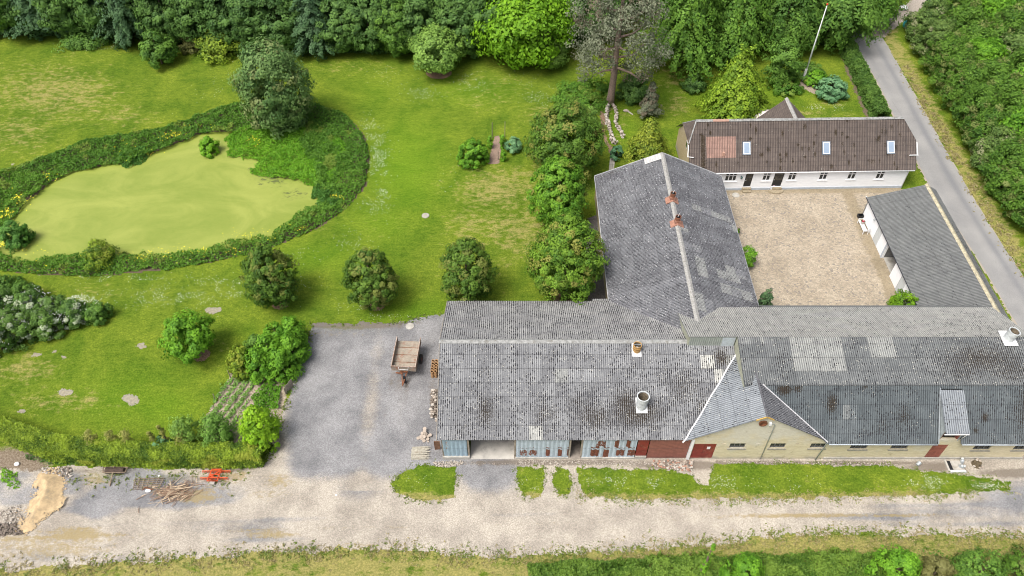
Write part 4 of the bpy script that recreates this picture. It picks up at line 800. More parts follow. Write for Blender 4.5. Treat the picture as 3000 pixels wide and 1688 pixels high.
u, v = e_uv(2119, 453); c = Vector((hL+u, eR, eZ))+W_e*v; mb = MB(); mb.box(c.x-.14, c.x+.14, c.y-.2, c.y+.12, c.z-.1, c.z+.32, .25); mb.build('roof_vent', flat('salmon vent', (.42, .25, .19), .8), house)
window(house, Z0, 0, 0, 0, 0, 0, M_wpaint) if False else None
mb = MB(); mb.box(-.09, -.055, 3.5, 4.1, 3.3, 4.1); w = mb.build('window', M_wpaint, house); MB().box(-.11, -.092, 3.57, 4.03, 3.38, 4.02).build('pane', M_glass, w)
# rear wing
wx = 12.05; ww = 3.4; wz0 = 6.55
for sg in (-1, 1): roof_sheet('wing_roof', house, Z0, (wx, eR-.3, wz0), (0, 1, 0), (sg, 0, -.95), 0, 4.75, 0, ww*math.hypot(1, .95), .187, .022, .53, M_roofE, seed=50+sg, jit=.1, sheetw=1.12)
mb = MB(); mb.prism([(wx-.25, wz0-.1), (wx, wz0+.13), (wx+.25, wz0-.1), (wx, wz0)], 'y', eR+.2, eR+4.5); mb.build('wing_ridge_cap', M_capw, house)
mb = MB(); mb.prism([(wx-3.1, 0), (wx+3.1, 0), (wx+3.1, 3.4), (wx, 6.35), (wx-3.1, 3.4)], 'y', 8.31, 8.38); mb.build('wing_gable', M_white, house)

# ---------------------------------------------------------------- outbuilding east of the courtyard
FO = (42.0, 55.0, 0.0)
shed = root('outbuilding', 'low white outbuilding with grey corrugated roof and an open bay, east of the cobbled yard', 'outbuilding', FO)
fx0, fz0, fx1, fz1 = 38.87, 2.42, 44.75, 4.25; Lf = math.hypot(fx1-fx0, fz1-fz0)
roof_sheet('roof', shed, FO, (fx1, 45.0, fz1), (0, 1, 0), (fx0-fx1, 0, fz0-fz1), 0, 18.85, 0, Lf, .177, .03, 1.3, M_roofF, moss=mblobs([(12, 2.5, 3, 1.0, .3), (8, 3, 2, 2, .25)], -.15), seed=53, jit=.1)
roof_sheet('roof', shed, FO, (fx1, 45.0, fz1), (0, 1, 0), (1.35, 0, -.8), 0, 18.85, 0, 1.5, .177, .03, 1.3, M_roofF, seed=54, jit=.1, moss=mblobs([(9, 1, 9, 1, .5)]))
mb = MB(FO); mb.prism([(fx1-.2, fz1-.03), (fx1+.02, fz1+.1), (fx1+.32, fz1-.12), (fx1, fz1)], 'y', 45.3, 63.9); mb.build('ridge_cap', flat('yellowish ridge cap', (.40, .36, .25), .9, 0, .3, 5, .3, (.20, .19, .16)), shed)
ys_ = lambda x, y: S(x, y, 0)[1]
yd1a, yd1b = ys_(2556.6, 703.5), ys_(2568, 722); yo0, yo1 = ys_(2581.5, 756), ys_(2605.3, 809); yd2a = ys_(2622.5, 849)
fw = 39.08
mb = MB(FO); wall_grid(mb, 'y', 46.9, 63.4, 0, 2.36, fw, fw+.25, [(yo1, yo0, 0, 2.36)])
mb.prism([(fw+.25, 0), (45.7, 0), (45.7, 3.3), (44.75, 4.05), (fw+.25, 2.36)], 'y', 63.15, 63.4); mb.box(45.5, 45.7, 46.9, 63.15, 0, 3.3); mb.build('wall', M_white, shed)
MB(FO).box(fw+.26, 45.4, yo1-.1, yo0+.1, 0, .05).build('concrete_floor', M_conc, shed)
mb = MB(FO); mb.box(fw+.26, 45.4, yo1-.25, yo1-.15, 0, 2.4); mb.box(fw+.26, 45.4, yo0+.15, yo0+.25, 0, 2.4); mb.build('partition', flat('dusty partition', (.20, .20, .20), .9), shed)
for a, b in ((yd1b, yd1a), (yd2a-1.0, yd2a)):
    o = MB(FO).box(fw-.04, fw-.003, a, b, .06, 2.28).build('sliding_door', flat('pale grey door', (.52, .55, .56), .7, 0, .06, 2), shed)
    MB(FO).box(fw-.06, fw-.004, b+.003, b+.05, .02, 2.3).build('door_edge', M_steel, o)
MB(FO).box(fw-.05, fw-.003, yo0+.02, yo0+.22, 0, 2.34).build('door_frame', M_plinth, shed)
MB(FO).bar((fx0+.0, 47.2, fz0-.04), (fx0+.0, 63.85, fz0-.04), .05, .1).build('fascia', flat('black fascia', (.03, .035, .05), .5), shed)
mb = MB(FO); c = S(2567, 655.5, 1.9); mb.lathe([(0, 0), (.12, 0), (.10, .14), (0, .16)], (fw-.14, c[1]+.6, 1.85), 10); mb.box(fw-.06, fw-.003, c[1]+.56, c[1]+.64, 1.9, 1.98); mb.build('wall_lamp', M_steel, shed)
tube_part('downpipe', [(38.8, 63.9, 2.5), (39.2, 63.8, 2.2), (39.2, 63.6, .1)], .05, M_steel, shed, FO)
# ================================================================ VEGETATION
def leaf_quads(C, Nrm, size, rng, aspect=1.35):
    """quads of the given half-size at C facing Nrm, turned at random"""
    n = len(C); Nrm = Nrm/np.maximum(np.linalg.norm(Nrm, axis=1, keepdims=True), 1e-6)
    t = rng.normal(size=(n, 3)); a = np.cross(Nrm, t); a /= np.maximum(np.linalg.norm(a, axis=1, keepdims=True), 1e-6); b = np.cross(Nrm, a)
    s = (size*rng.uniform(.65, 1.35, n))[:, None]; a = a*s*aspect; b = b*s*.8
    V = np.stack([C-a, C-b*.9, C+a, C+b*.9], 1).reshape(-1, 3)
    return V, np.arange(4*n).reshape(n, 4)
PROF = {
    'round': lambda t: np.sqrt(np.clip(1-(2*t-1)**2, 0, 1)),
    'egg': lambda t: np.clip(np.sin(np.pi*np.clip(t, 0, 1)**.72), 0, 1)**.62,
    'dome': lambda t: np.clip(1-t**2.3, 0, 1)**.5*np.clip(.75+t*2, 0, 1),
    'cone': lambda t: np.clip((1-t)*1.06+.03, 0, 1)**.8*np.clip(.6+t*4, 0, 1),
    'column': lambda t: np.clip(1-t**4, 0, 1)**.5*np.clip(.7+t, 0, 1),
    'lime': lambda t: np.clip(np.sin(np.pi*np.clip(t*.96+.04, 0, 1)**.74), 0, 1)**.6,
}
def crown_mesh(name, R, H, z0, shape='egg', clumps=160, per=60, leaf=.11, seed=1, puff=.2, droop=0.0, lump=.18, upb=.75, jit=.25, inner=.2, streak=1.0, gap=None, yscale=1.0):
    rng = np.random.default_rng(seed); prof = PROF[shape]
    t = rng.uniform(0, 1, clumps*6); w = prof(t)+.12; t = t[rng.uniform(0, w.max(), len(t)) < w][:clumps]; n = len(t)
    ph = rng.uniform(0, 2*np.pi, n); q = np.where(rng.uniform(size=n) < inner, rng.uniform(.25, .7, n), rng.uniform(.78, 1.04, n))
    lm = 1+lump*(np.sin(3*ph+seed+4*t)+.7*np.sin(5*ph-seed*2-7*t)+.5*np.sin(2*ph+9*t+seed*3))/1.6+rng.normal(0, lump*.35, n)
    rr = prof(t)*R*q*lm-puff*R*.35; rr = np.maximum(rr, 0)
    tz = z0+t*H*(1-puff*.25)+puff*H*.05+rng.normal(0, .02*H, n)
    Cc = np.c_[rr*np.cos(ph), rr*np.sin(ph)*yscale, tz]
    dr = (prof(np.clip(t+.03, 0, 1))-prof(np.clip(t-.03, 0, 1)))/.06*R
    out = np.c_[np.cos(ph), np.sin(ph), -dr/H]; out /= np.linalg.norm(out, axis=1, keepdims=True)
    if gap is not None: k = ~gap(Cc); Cc, out, t = Cc[k], out[k], t[k]; n = len(Cc)
    cs = rng.uniform(.65, 1.3, n)*R*puff
    g = rng.normal(size=(n, per, 3)); g /= np.linalg.norm(g, axis=2, keepdims=True); g *= rng.uniform(.25, 1, (n, per, 1))**.45
    g[:, :, 2] = np.where(g[:, :, 2] < 0, g[:, :, 2]*.6, g[:, :, 2]*.9)
    off = g*cs[:, None, None]
    if streak != 1.0:                      # lengthen clumps outward and down: boughs
        al = out.copy(); al[:, 2] = al[:, 2]*.3-droop; al /= np.linalg.norm(al, axis=1, keepdims=True)
        d = (off*al[:, None, :]).sum(2, keepdims=True); off = off*np.array([.62, .62, .5])+d*al[:, None, :]*(streak-.3)
    P = (Cc[:, None, :]+off).reshape(-1, 3)
    Nn = (g*.85+out[:, None, :]*.85+np.array([0, 0, upb*.45])+rng.normal(0, jit, (n, per, 3))).reshape(-1, 3)
    k = P[:, 2] > .05; P, Nn = P[k], Nn[k]
    tone = np.repeat(rng.uniform(.15, .85, n), per)[k]+rng.normal(0, .18, len(P)); odd = np.repeat(rng.uniform(0, 1, n), per)[k]
    V, F = leaf_quads(P, Nn, leaf, rng)
    return npmesh(name, V, F, {'tone': np.clip(tone, 0, 1), 'odd': odd})
M_bark = flat('grey-brown bark', (.14, .105, .075), .95, 0, .35, 6, .5)
M_barkp = flat('pine bark', (.25, .18, .15), .95, 0, .3, 5, .5)
def trunk_mesh(name, h, r, R, z0, H, seed, limbs=5, lean=0.0, spread=.6):
    rg = random.Random(seed); mb = MB(); pts = [(0, 0, -.1)]
    for i in range(1, 6): pts.append((rg.uniform(-.04, .04)*h*.3+lean*i/5, rg.uniform(-.04, .04)*h*.3, h*i/5))
    mb.tube(pts, [r*1.35, r, r*.85, r*.7, r*.5, r*.22], 9)
    for k in range(limbs):
        a = 2*math.pi*(k+rg.random()*.6)/max(1, limbs); zb = z0*.8+(H*.5)*rg.random()*.7+.15*H*0; L = R*spread*rg.uniform(.7, 1.1)
        zb = min(zb, h*.85); f = zb/h; b = Vector((lean*f, 0, zb)); m = b+Vector((math.cos(a)*L*.5, math.sin(a)*L*.5, L*.3)); e = b+Vector((math.cos(a)*L, math.sin(a)*L, L*.75))
        mb.tube([b, m, e], [r*.45, r*.3, r*.1], 6)
    me = bpy.data.meshes.new(name); me.from_pydata(mb.v, [], mb.f); me.polygons.foreach_set('use_smooth', [True]*len(me.polygons)); return me
def solve_tree(bx_, by_, top, width, zc=.5):
    X, Y, _ = D(bx_, by_); lo, hi = .3, 40
    for _i in range(40):
        z = (lo+hi)/2
        if Qd(X, Y, z)[1] > top: lo = z
        else: hi = z
    H = z; d = Y*CC+(CAM_H-H*zc)*SS; R = width/2*K*d/FPX
    return (X, Y), H, R
def tree(name, label, cat, base, top, width, mat, shape='egg', group=None, z0f=.12, seed=1, leaf=.11, clumps=170, per=60, trunk=None, bark=None, limbs=5, hmul=.96, **kw):
    (X, Y), H, R = solve_tree(base[0], base[1], top, width)
    H *= hmul; z0 = H*z0f
    r = root(name, label, cat, (X, Y, 0), group, rz=0)
    link('trunk', trunk_mesh('trunk', H*.82, trunk or max(.06, H*.022), R, z0, H, seed, limbs), bark or M_bark, r)
    link('crown', crown_mesh('crown', R, H-z0, z0, shape, clumps, per, leaf, seed, **kw), mat, r)
    return r, H, R
L_lime = leafmat('lime leaves', (.038, .10, .012), (.135, .25, .03), (.25, .27, .06), f2=.14)
L_lime2 = leafmat('lime leaves fresh', (.06, .17, .012), (.22, .43, .035), (.24, .30, .05), f2=.08)
L_lime3 = leafmat('lime leaves light', (.05, .13, .012), (.21, .36, .035), (.27, .29, .06), f2=.14)
L_maple = leafmat('bronze-green leaves', (.04, .10, .012), (.15, .26, .033), (.18, .22, .045), f2=.2)
L_dark = leafmat('dark wood leaves', (.045, .11, .026), (.14, .265, .055))
L_mid = leafmat('mid green leaves', (.055, .135, .022), (.165, .31, .045))
L_grey = leafmat('willow leaves', (.06, .135, .035), (.20, .32, .095), (.20, .25, .09), f2=.12)
L_round = leafmat('apple leaves', (.10, .20, .035), (.28, .45, .085))
L_bright = leafmat('bright chestnut leaves', (.10, .235, .010), (.24, .46, .02))
L_pine = leafmat('pine needles', (.085, .100, .062), (.21, .235, .15), (.17, .145, .10), tr=.1, f2=.18)
L_gold = leafmat('golden conifer leaves', (.10, .165, .014), (.36, .42, .045), tr=.15)
L_goldb = leafmat('golden conifer leaves bright', (.10, .19, .014), (.32, .47, .035), tr=.15)
L_spruce = leafmat('spruce needles', (.035, .085, .035), (.10, .19, .075), tr=.1)
L_larch = leafmat('larch needles', (.05, .13, .016), (.16, .31, .035), tr=.15)
L_hedge = leafmat('hedge leaves', (.055, .12, .012), (.34, .46, .04), (.30, .36, .045), f2=.2)
L_hedged = leafmat('dark hedge leaves', (.045, .11, .018), (.13, .24, .04))
L_belt = leafmat('hawthorn leaves', (.04, .11, .014), (.145, .28, .032), (.20, .25, .07), f2=.18)
L_beltl = leafmat('elder leaves', (.065, .13, .03), (.18, .28, .065), (.30, .32, .17), f2=.15)
L_bush = leafmat('currant leaves', (.065, .19, .014), (.20, .42, .03))
L_herb = leafmat('bank herbs', (.055, .15, .016), (.16, .32, .035), (.19, .29, .045), f2=.15)
L_herbd = leafmat('dark bank herbs', (.042, .105, .024), (.11, .22, .045), (.20, .24, .10), f2=.12)
L_cress = leafmat('water herbs', (.09, .25, .014), (.24, .48, .03))
L_blue = leafmat('blue-green big leaves', (.07, .19, .08), (.20, .38, .18))
L_reed = leafmat('iris blades', (.05, .15, .028), (.13, .29, .05))

# three big limes by the wing, four smaller round-headed trees, two fruit trees
LK = dict(shape='lime', z0f=.11, puff=.135, lump=.10)
tree('lime_tree', 'large lime tree beside the rockery, northernmost in the row along the grey wing', 'tree', (1420, 436), 250, 196, L_lime, group='three large limes west of the wing', seed=3, leaf=.10, clumps=420, per=62, **LK)
tree('lime_tree', 'middle lime tree in the row of three along the grey wing', 'tree', (1400, 566), 388, 150, L_lime2, group='three large limes west of the wing', seed=4, leaf=.10, clumps=360, per=62, **LK)
tree('lime_tree', 'large lime tree closest to the barn, southernmost in the row along the grey wing', 'tree', (1418, 745), 534, 198, L_lime3, group='three large limes west of the wing', seed=5, leaf=.095, clumps=440, per=64, **LK)
SK = dict(shape='lime', z0f=.08, puff=.15, lump=.10, clumps=260, per=60)
tree('maple_tree', 'small bronze-tinged tree just behind the roof of the open barn', 'tree', (1178, 748), 595, 146, L_maple, group='small round-headed lawn trees', seed=7, leaf=.095, **SK)
tree('maple_tree', 'small dark round-headed tree in the middle of the row on the lawn', 'tree', (942, 762), 622, 136, L_maple, group='small round-headed lawn trees', seed=8, leaf=.095, **SK)
tree('maple_tree', 'small dark round-headed tree below the pond bank, leftmost in the row', 'tree', (698, 758), 618, 138, L_maple, group='small round-headed lawn trees', seed=9, leaf=.095, **SK)
tree('apple_tree', 'loose bright green tree alone on the lawn above the vegetable plot', 'tree', (495, 892), 788, 128, L_bush, 'egg', seed=10, leaf=.10, clumps=150, per=55, puff=.2, lump=.22, inner=.3, z0f=.1)
tree('apple_tree', 'round light green tree on a bark ring in front of the wood', 'tree', (1102, 180), 62, 142, L_round, 'egg', seed=11, leaf=.13, clumps=200, per=65, puff=.19, lump=.13, z0f=.16)
tree('willow_tree', 'tall grey-green willow at the top of the pond', 'tree', (712, 318), 93, 182, L_grey, 'column', seed=12, leaf=.13, clumps=330, per=75, puff=.2, lump=.15, z0f=.06, limbs=9)
tree('conifer_tree', 'bright yellow-green feathery conifer behind the farmhouse', 'tree', (1835, 300), 112, 180, L_goldb, 'cone', seed=13, leaf=.13, clumps=300, per=65, puff=.17, lump=.13, z0f=.03, streak=1.9, droop=.8, inner=.15)
tree('conifer_tree', 'dense golden conifer at the north end of the grey wing', 'tree', (1622, 408), 290, 118, L_gold, 'cone', seed=14, leaf=.10, clumps=230, per=65, puff=.22, lump=.14, z0f=.03, inner=.15)
tree('conifer_tree', 'thin grey-green conifer between the pine and the golden conifer', 'tree', (1630, 292), 205, 62, L_pine, 'cone', seed=15, leaf=.09, clumps=110, per=50, puff=.26, lump=.25, z0f=.05)
tree('rowan_tree', 'gnarled small tree beside the flagpole bed', 'tree', (1952, 212), 93, 90, L_mid, 'column', seed=16, leaf=.12, clumps=75, per=75, puff=.3, lump=.3, z0f=.12, limbs=7)
# the pine: bare trunk in front of an open grey crown
(PX, PY_), _, _ = solve_tree(1533, 264, 60, 240)
pine = root('pine_tree', 'tall Scots pine with bare reddish trunk and dusty grey-green crown', 'tree', (PX, PY_, 0))
PH = 19.0; rg = random.Random(4); mb = MB()
mb.tube([(0, 0, -.1), (.05, 0, 1.5), (.15, 0, 5), (.1, 0, 9), (.25, .2, 13), (.2, .3, PH-1)], [.62, .46, .40, .34, .24, .10], 12); mb.build('trunk', M_barkp, pine, True)
for a, zb, L_, up in ((-.25, 6.9, 3.4, 2.6), (3.4, 6.9, 3.2, 1.8), (-.5, 5.6, 3.6, -.8), (3.6, 8.2, 3.0, 1.0), (.2, 9.6, 3.2, 1.4), (2.7, 10.5, 3.0, 1.4), (-1.2, 8.6, 2.2, .6), (4.4, 6.0, 2.4, .2), (1.5, 9, 3, 1), (-.1, 12, 2.6, 1.2), (3.3, 13, 2.4, 1.2), (3.1, 5.2, 2.2, -.7)):
    b = Vector((.12, 0, zb)); m_ = b+Vector((math.cos(a)*L_*.6, math.sin(a)*L_*.6, up*.25)); e = b+Vector((math.cos(a)*L_, math.sin(a)*L_, up))
    MB().tube([b, m_, e], [.17, .13, .06], 7).build('limb', M_barkp, pine, True)
def gp(C): return ((np.abs(C[:, 0]-.1) < .75) & (C[:, 1] < .3) & (C[:, 2] < 13)) | ((C[:, 2] < 8.2) & (C[:, 1] < -1.0) & (np.abs(C[:, 0]) < 2.2))
link('crown', crown_mesh('crown', 6.0, PH-4.6, 4.6, 'column', 300, 70, .10, 21, puff=.17, lump=.22, inner=.3, gap=gp, jit=.7), L_pine, pine)
# chestnut and its neighbours at the edge of the wood
tree('chestnut_tree', 'big bright green chestnut at the wood edge, left of the pine', 'tree', (1325, 150), -60, 250, L_bright, 'egg', seed=22, leaf=.19, clumps=230, per=85, puff=.21, lump=.14, z0f=.06, jit=.4)
tree('chestnut_tree', 'smaller mid green tree drooping beside the big bright chestnut', 'tree', (1385, 158), 78, 100, L_round, 'egg', seed=23, leaf=.13, clumps=110, per=60, puff=.24, z0f=.05)
# larches and beeches behind the farmhouse
LAR = dict(shape='cone', puff=.16, streak=2.3, droop=.7, z0f=.05, inner=.12, lump=.2, clumps=300, per=70, leaf=.15)
tree('larch_tree', 'bright green feathery tree right of the pine at the wood edge', 'tree', (1705, 165), -190, 215, L_larch, seed=24, **LAR)
tree('larch_tree', 'green feathery tree directly behind the yellow-green conifer', 'tree', (1830, 130), -150, 220, L_larch, seed=25, **LAR)
tree('beech_tree', 'dark drooping tree behind the flagpole', 'tree', (1960, 118), -110, 190, L_mid, 'egg', seed=26, leaf=.15, clumps=260, per=75, puff=.19, streak=1.8, droop=.9, z0f=.03)
tree('beech_tree', 'dark drooping tree between the flagpole and the road', 'tree', (2075, 112), -100, 200, L_mid, 'egg', seed=27, leaf=.15, clumps=260, per=75, puff=.19, streak=1.9, droop=1.0, z0f=.03)
tree('beech_tree', 'spreading tree hanging over the asphalt road at the top', 'tree', (2160, 60), -80, 170, L_larch, 'egg', seed=28, leaf=.15, clumps=230, per=75, puff=.2, streak=2.0, droop=1.0, z0f=.03)
tree('bare_tree', 'dead brown conifer top among the dark trees behind the round light green tree', 'tree', (1128, 62), -10, 40, flat('dead twigs', (.22, .12, .055), .95, 0, .3, 5), 'cone', seed=29, leaf=.05, clumps=40, per=22, puff=.3, z0f=.2, limbs=12, bark=flat('dead bark', (.24, .14, .07), .95, 0, .3, 5))
tree('shrub', 'mid green shrub sticking out of the wood edge above the meadow', 'shrub', (408, 160), 70, 85, L_mid, 'egg', seed=30, leaf=.13, clumps=120, per=55, puff=.24, z0f=.02)
tree('shrub', 'low bright shrub at the wood edge left of the willow', 'shrub', (560, 132), 72, 125, L_hedge, 'dome', seed=31, leaf=.12, clumps=140, per=60, puff=.2, z0f=.0)
tree('shrub', 'small brownish shrub at the wood edge between two green shrubs', 'shrub', (490, 125), 85, 70, leafmat('brownish leaves', (0.105, 0.112, 0.030), (0.195, 0.210, 0.060)), 'dome', seed=32, leaf=.11, clumps=80, per=50, puff=.24, z0f=.0)
tree('shrub', 'low bright green shrub under the dark wood at the meadow corner', 'shrub', (225, 100), 74, 130, L_mid, 'dome', seed=33, leaf=.12, clumps=110, per=50, puff=.2, z0f=.0)
tree('shrub', 'dark broad shrub below the pine on its right', 'shrub', (1592, 248), 185, 85, L_dark, 'dome', seed=34, leaf=.10, clumps=130, per=60, puff=.2, z0f=.0)
tree('shrub', 'wide flat dark green shrub on the lawn left of the pine trunk', 'shrub', (1470, 250), 198, 150, L_herb, 'dome', seed=35, leaf=.10, clumps=170, per=60, puff=.15, z0f=.0, hmul=.45)
tree('shrub', 'loose grey-green shrub between the first lime and the rockery', 'shrub', (1480, 335), 268, 75, L_round, 'dome', seed=36, leaf=.09, clumps=90, per=45, puff=.24, z0f=.0)
tree('shrub', 'dark flowering shrub under the trees behind the yellow-green conifer', 'shrub', (1745, 225), 190, 62, L_dark, 'dome', seed=37, leaf=.10, clumps=70, per=50, puff=.22, z0f=.0)
# rows of trees in the wood along the top of the picture
protos = []
for i, (mt, shp, kw) in enumerate(((L_dark, 'egg', {}), (L_dark, 'column', {}), (L_mid, 'egg', {}), (L_spruce, 'cone', dict(streak=2.0, droop=.5)), (L_dark, 'egg', {}), (L_bright, 'egg', {}))):
    protos.append((crown_mesh('crown', 4.3, 11.5, .6, shp, 260, 75, .16, 60+i, puff=.18, lump=.2, **kw), trunk_mesh('trunk', 10, .22, 4, 1.2, 11, 60+i), mt, shp))
    protos[-1][0].materials.append(mt); protos[-1][1].materials.append(M_bark)
WL = {0: 'dark broadleaf tree in the crowded wood edge behind the meadow and lawn', 1: 'tall narrow dark tree in the crowded wood edge behind the meadow and lawn', 2: 'mid green broadleaf tree in the wood edge behind the meadow and lawn', 3: 'dark grey-green spruce in the wood edge behind the meadow and lawn', 4: 'dark bushy-topped tree in the crowded wood edge behind the lawn'}
wr_ = random.Random(12)
def wood_tree(px, py, k, s, label=None, group='trees of the wood edge'):
    X, Y, _ = D(px, py); r = root('wood_tree', label or WL[k], 'tree', (X, Y, 0), group, rz=wr_.uniform(0, 6.28)); r.scale = (s*wr_.uniform(.9, 1.1), s*wr_.uniform(.9, 1.1), s*wr_.uniform(.9, 1.12))
    for nme, me in (('crown', protos[k][0]), ('trunk', protos[k][1])):
        o = bpy.data.objects.new(nme, me); COL.objects.link(o); o.parent = r
edge = [(-20, 74), (50, 76), (120, 78), (190, 82), (262, 88), (330, 100), (440, 112), (515, 110), (600, 118), (655, 120), (715, 125), (800, 128), (870, 128), (935, 130), (1000, 135), (1060, 128), (1165, 128), (1225, 126), (1440, 105), (1510, 95)]
kinds = [2, 0, 4, 1, 0, 3, 0, 4, 0, 1, 0, 3, 0, 4, 2, 0, 1, 0, 4, 0]
ORD = ['first', 'second', 'third', 'fourth', 'fifth', 'sixth', 'seventh', 'eighth', 'ninth', 'tenth', 'eleventh', 'twelfth', 'thirteenth', 'fourteenth', 'fifteenth', 'sixteenth', 'seventeenth', 'eighteenth', 'nineteenth', 'twentieth', 'twenty-first', 'twenty-second', 'twenty-third', 'twenty-fourth', 'twenty-fifth', 'twenty-sixth']
WK = ['dark broadleaf tree', 'narrow dark tree', 'mid green broadleaf tree', 'grey-green spruce', 'dark bushy-topped tree']
for j, ((x, y), k) in enumerate(zip(edge, kinds)): wood_tree(x, y, k, wr_.uniform(.78, .95), '%s, %s from the left in the front row of the wood' % (WK[k], ORD[j]))
for i in range(26):
    k = wr_.choice([0, 1, 0, 4, 3, 4, 2]); wood_tree(-40+i*62+wr_.uniform(-14, 14), 72+i*1.2+wr_.uniform(-6, 6)-(20 if i > 20 else 0), k, wr_.uniform(.9, 1.15), '%s, %s from the left in the second row of the wood' % (WK[k], ORD[i]))
for i in range(34):
    k = wr_.choice([0, 1, 4, 3, 2]); wood_tree(-30+i*66+wr_.uniform(-14, 14), 18+wr_.uniform(-6, 10), k, wr_.uniform(1.0, 1.2), '%s at the top edge, %s' % (WK[k], ('far left behind the meadow' if i < 6 else 'above the pond' if i < 12 else 'behind the round light green tree' if i < 18 else 'above the chestnut' if i < 22 else 'behind the pine' if i < 26 else 'behind the yellow-green conifer' if i < 29 else 'above the flagpole')))
wood_tree(35, 66, 5, .85, 'bright green tree at the far left of the wood edge', 'trees of the wood edge')
# tree belt beyond the road
BB = [crown_mesh('crown', 3.5, 7.6, .0, 'lime', 260, 75, .12, 80+i, puff=.19, lump=.2, jit=.6) for i in range(3)]
for i, me in enumerate(BB): me.materials.append((L_belt, L_beltl, L_bush)[i])
TB = trunk_mesh('trunk', 5, .16, 3, .5, 6, 90); TB.materials.append(M_bark)
BL = ['dense green hawthorn-like tree in the belt along the right side of the road', 'paler greyish tree with faded blossom in the belt along the road', 'fresh yellow-green tree in the belt along the right side of the road']
belt = []
for i in range(13):
    t = i/12; x = np.interp(t, [0, .25, .5, .75, 1], [2318, 2382, 2458, 2540, 2640]); y = np.interp(t, [0, .25, .5, .75, 1], [100, 230, 370, 500, 690])
    belt.append((x, y, 0 if i not in (0, 1, 7) else 1, .80)); belt.append((x+58, y-14, 2 if i % 4 == 3 else 0, .98)); belt.append((x+130, y-30, (0, 2, 0, 1)[i % 4], 1.0))
    if i % 2 == 0: belt.append((x+215, y-60, (0, 2, 0)[i % 3], 1.05))
for x, y, k, s in belt:
    X, Y, _ = D(x, y)
    if Qd(X, Y, 6)[0] > 2680: continue
    nb_ = globals().get('nb_', {}); nb_[k] = nb_.get(k, 0)+1; r = root('belt_tree', BL[k].replace(' in the belt', ', %s from the top in the belt' % ORD[nb_[k]-1]).replace(' along the right side of the road', ' right of the road').replace(' along the road', ' by the road'), 'tree', (X, Y, 0), 'trees of the belt beyond the road', rz=wr_.uniform(0, 6.28)); r.scale = (s*wr_.uniform(.9, 1.1), s*wr_.uniform(.9, 1.1), s*wr_.uniform(.85, 1.1))
    for nme, me in (('crown', BB[k]), ('trunk', TB)): o = bpy.data.objects.new(nme, me); COL.objects.link(o); o.parent = r
# hedges
def hedge(name, label, P, w, h, mat, dens=260, leaf=.075, seed=1, rag=.12, cat='hedge', wf=None):
    rng = np.random.default_rng(seed); P = np.array(P); seg = np.diff(P, axis=0); L = np.hypot(seg[:, 0], seg[:, 1]); tot = L.sum()
    n = int(dens*tot*(2*h+w)); s = rng.uniform(0, tot, n); cum = np.r_[0, np.cumsum(L)]; i = np.clip(np.searchsorted(cum, s)-1, 0, len(L)-1); f = (s-cum[i])/L[i]
    C = P[i]+seg[i]*f[:, None]; d = seg[i]/L[i][:, None]; nr = np.c_[-d[:, 1], d[:, 0]]
    wid = w*(wf(s/tot) if wf else 1); peri = rng.uniform(0, 2*h+w, n)
    a = np.where(peri < h, -wid/2, np.where(peri > h+w, wid/2, (peri-h-w/2)*(wid/w))); z = np.where(peri < h, peri, np.where(peri > h+w, peri-h-w, h))
    nn = np.where((peri < h)[:, None], np.c_[-nr, np.zeros(n)], np.where((peri > h+w)[:, None], np.c_[nr, np.zeros(n)], np.array([0, 0, 1.])))
    rnd = fbm(s*1.3+a*.5, z*1.4+a*1.2, seed, 4)-.5
    dep = rng.uniform(-.25, .05, n)+rnd*rag*5
    X = C+nr*(a*(1-.12*z/h))[:, None]; Pp = np.c_[X, z]+nn*dep[:, None]+rng.normal(0, .05, (n, 3)); Pp[:, 2] = np.clip(Pp[:, 2], .03, None)
    Nn = nn*.7+np.array([0, 0, .5])+rng.normal(0, .55, (n, 3)); V, F = leaf_quads(Pp, Nn, leaf, rng)
    tone = np.clip(.5+rnd*1.6+rng.normal(0, .18, n), 0, 1); odd = np.clip(fbm(s*.5, a*.5+z, seed+3, 3)*1.4-.1, 0, 1)
    org = P.mean(0); V[:, :2] -= org
    r = root(name, label, cat, (org[0], org[1], 0)); link('foliage', npmesh('foliage', V, F, {'tone': tone, 'odd': odd}), mat, r)
    mb = MB((org[0], org[1], 0)); rg = random.Random(seed)
    for k in range(int(tot/.9)):
        s0 = (k+.5)*.9; j = min(int(np.searchsorted(cum, s0))-1, len(L)-1); j = max(j, 0); c0 = P[j]+seg[j]*((s0-cum[j])/L[j]); mb.tube([(c0[0], c0[1], 0), (c0[0]+rg.uniform(-.2, .2), c0[1]+rg.uniform(-.2, .2), h*.7)], [.04, .02], 5)
    mb.build('stems', M_bark, r)
    return r
hedge('garden_hedge', 'long clipped yellow-green hedge along the bottom of the lawn', poly([(-60, 1072), (20, 1092), (90, 1118), (150, 1140), (260, 1150), (420, 1158), (560, 1158), (668, 1156)]), 1.6, 1.75, L_hedge, 620, .062, 3, rag=.05, wf=lambda t: np.interp(t, [0, .2, .35, .6, 1], [1.1, 1.0, 1.15, 1.0, .95]))
hedge('roadside_hedge', 'dark clipped hedge between the garden and the asphalt road', poly([(2122, 118), (2150, 175), (2180, 240), (2212, 305)]), 1.9, 1.5, L_hedged, 330, .095, 5, rag=.16)
hedge('verge_hedge', 'low green hedge at the very bottom, below the gravel lane', poly([(1330, 1462), (1500, 1452), (1700, 1446), (1900, 1440), (2060, 1437), (2260, 1437)]), 2.3, .95, leafmat('verge leaves', (.055, .13, .015), (.18, .29, .04)), 380, .07, 6, rag=.34)
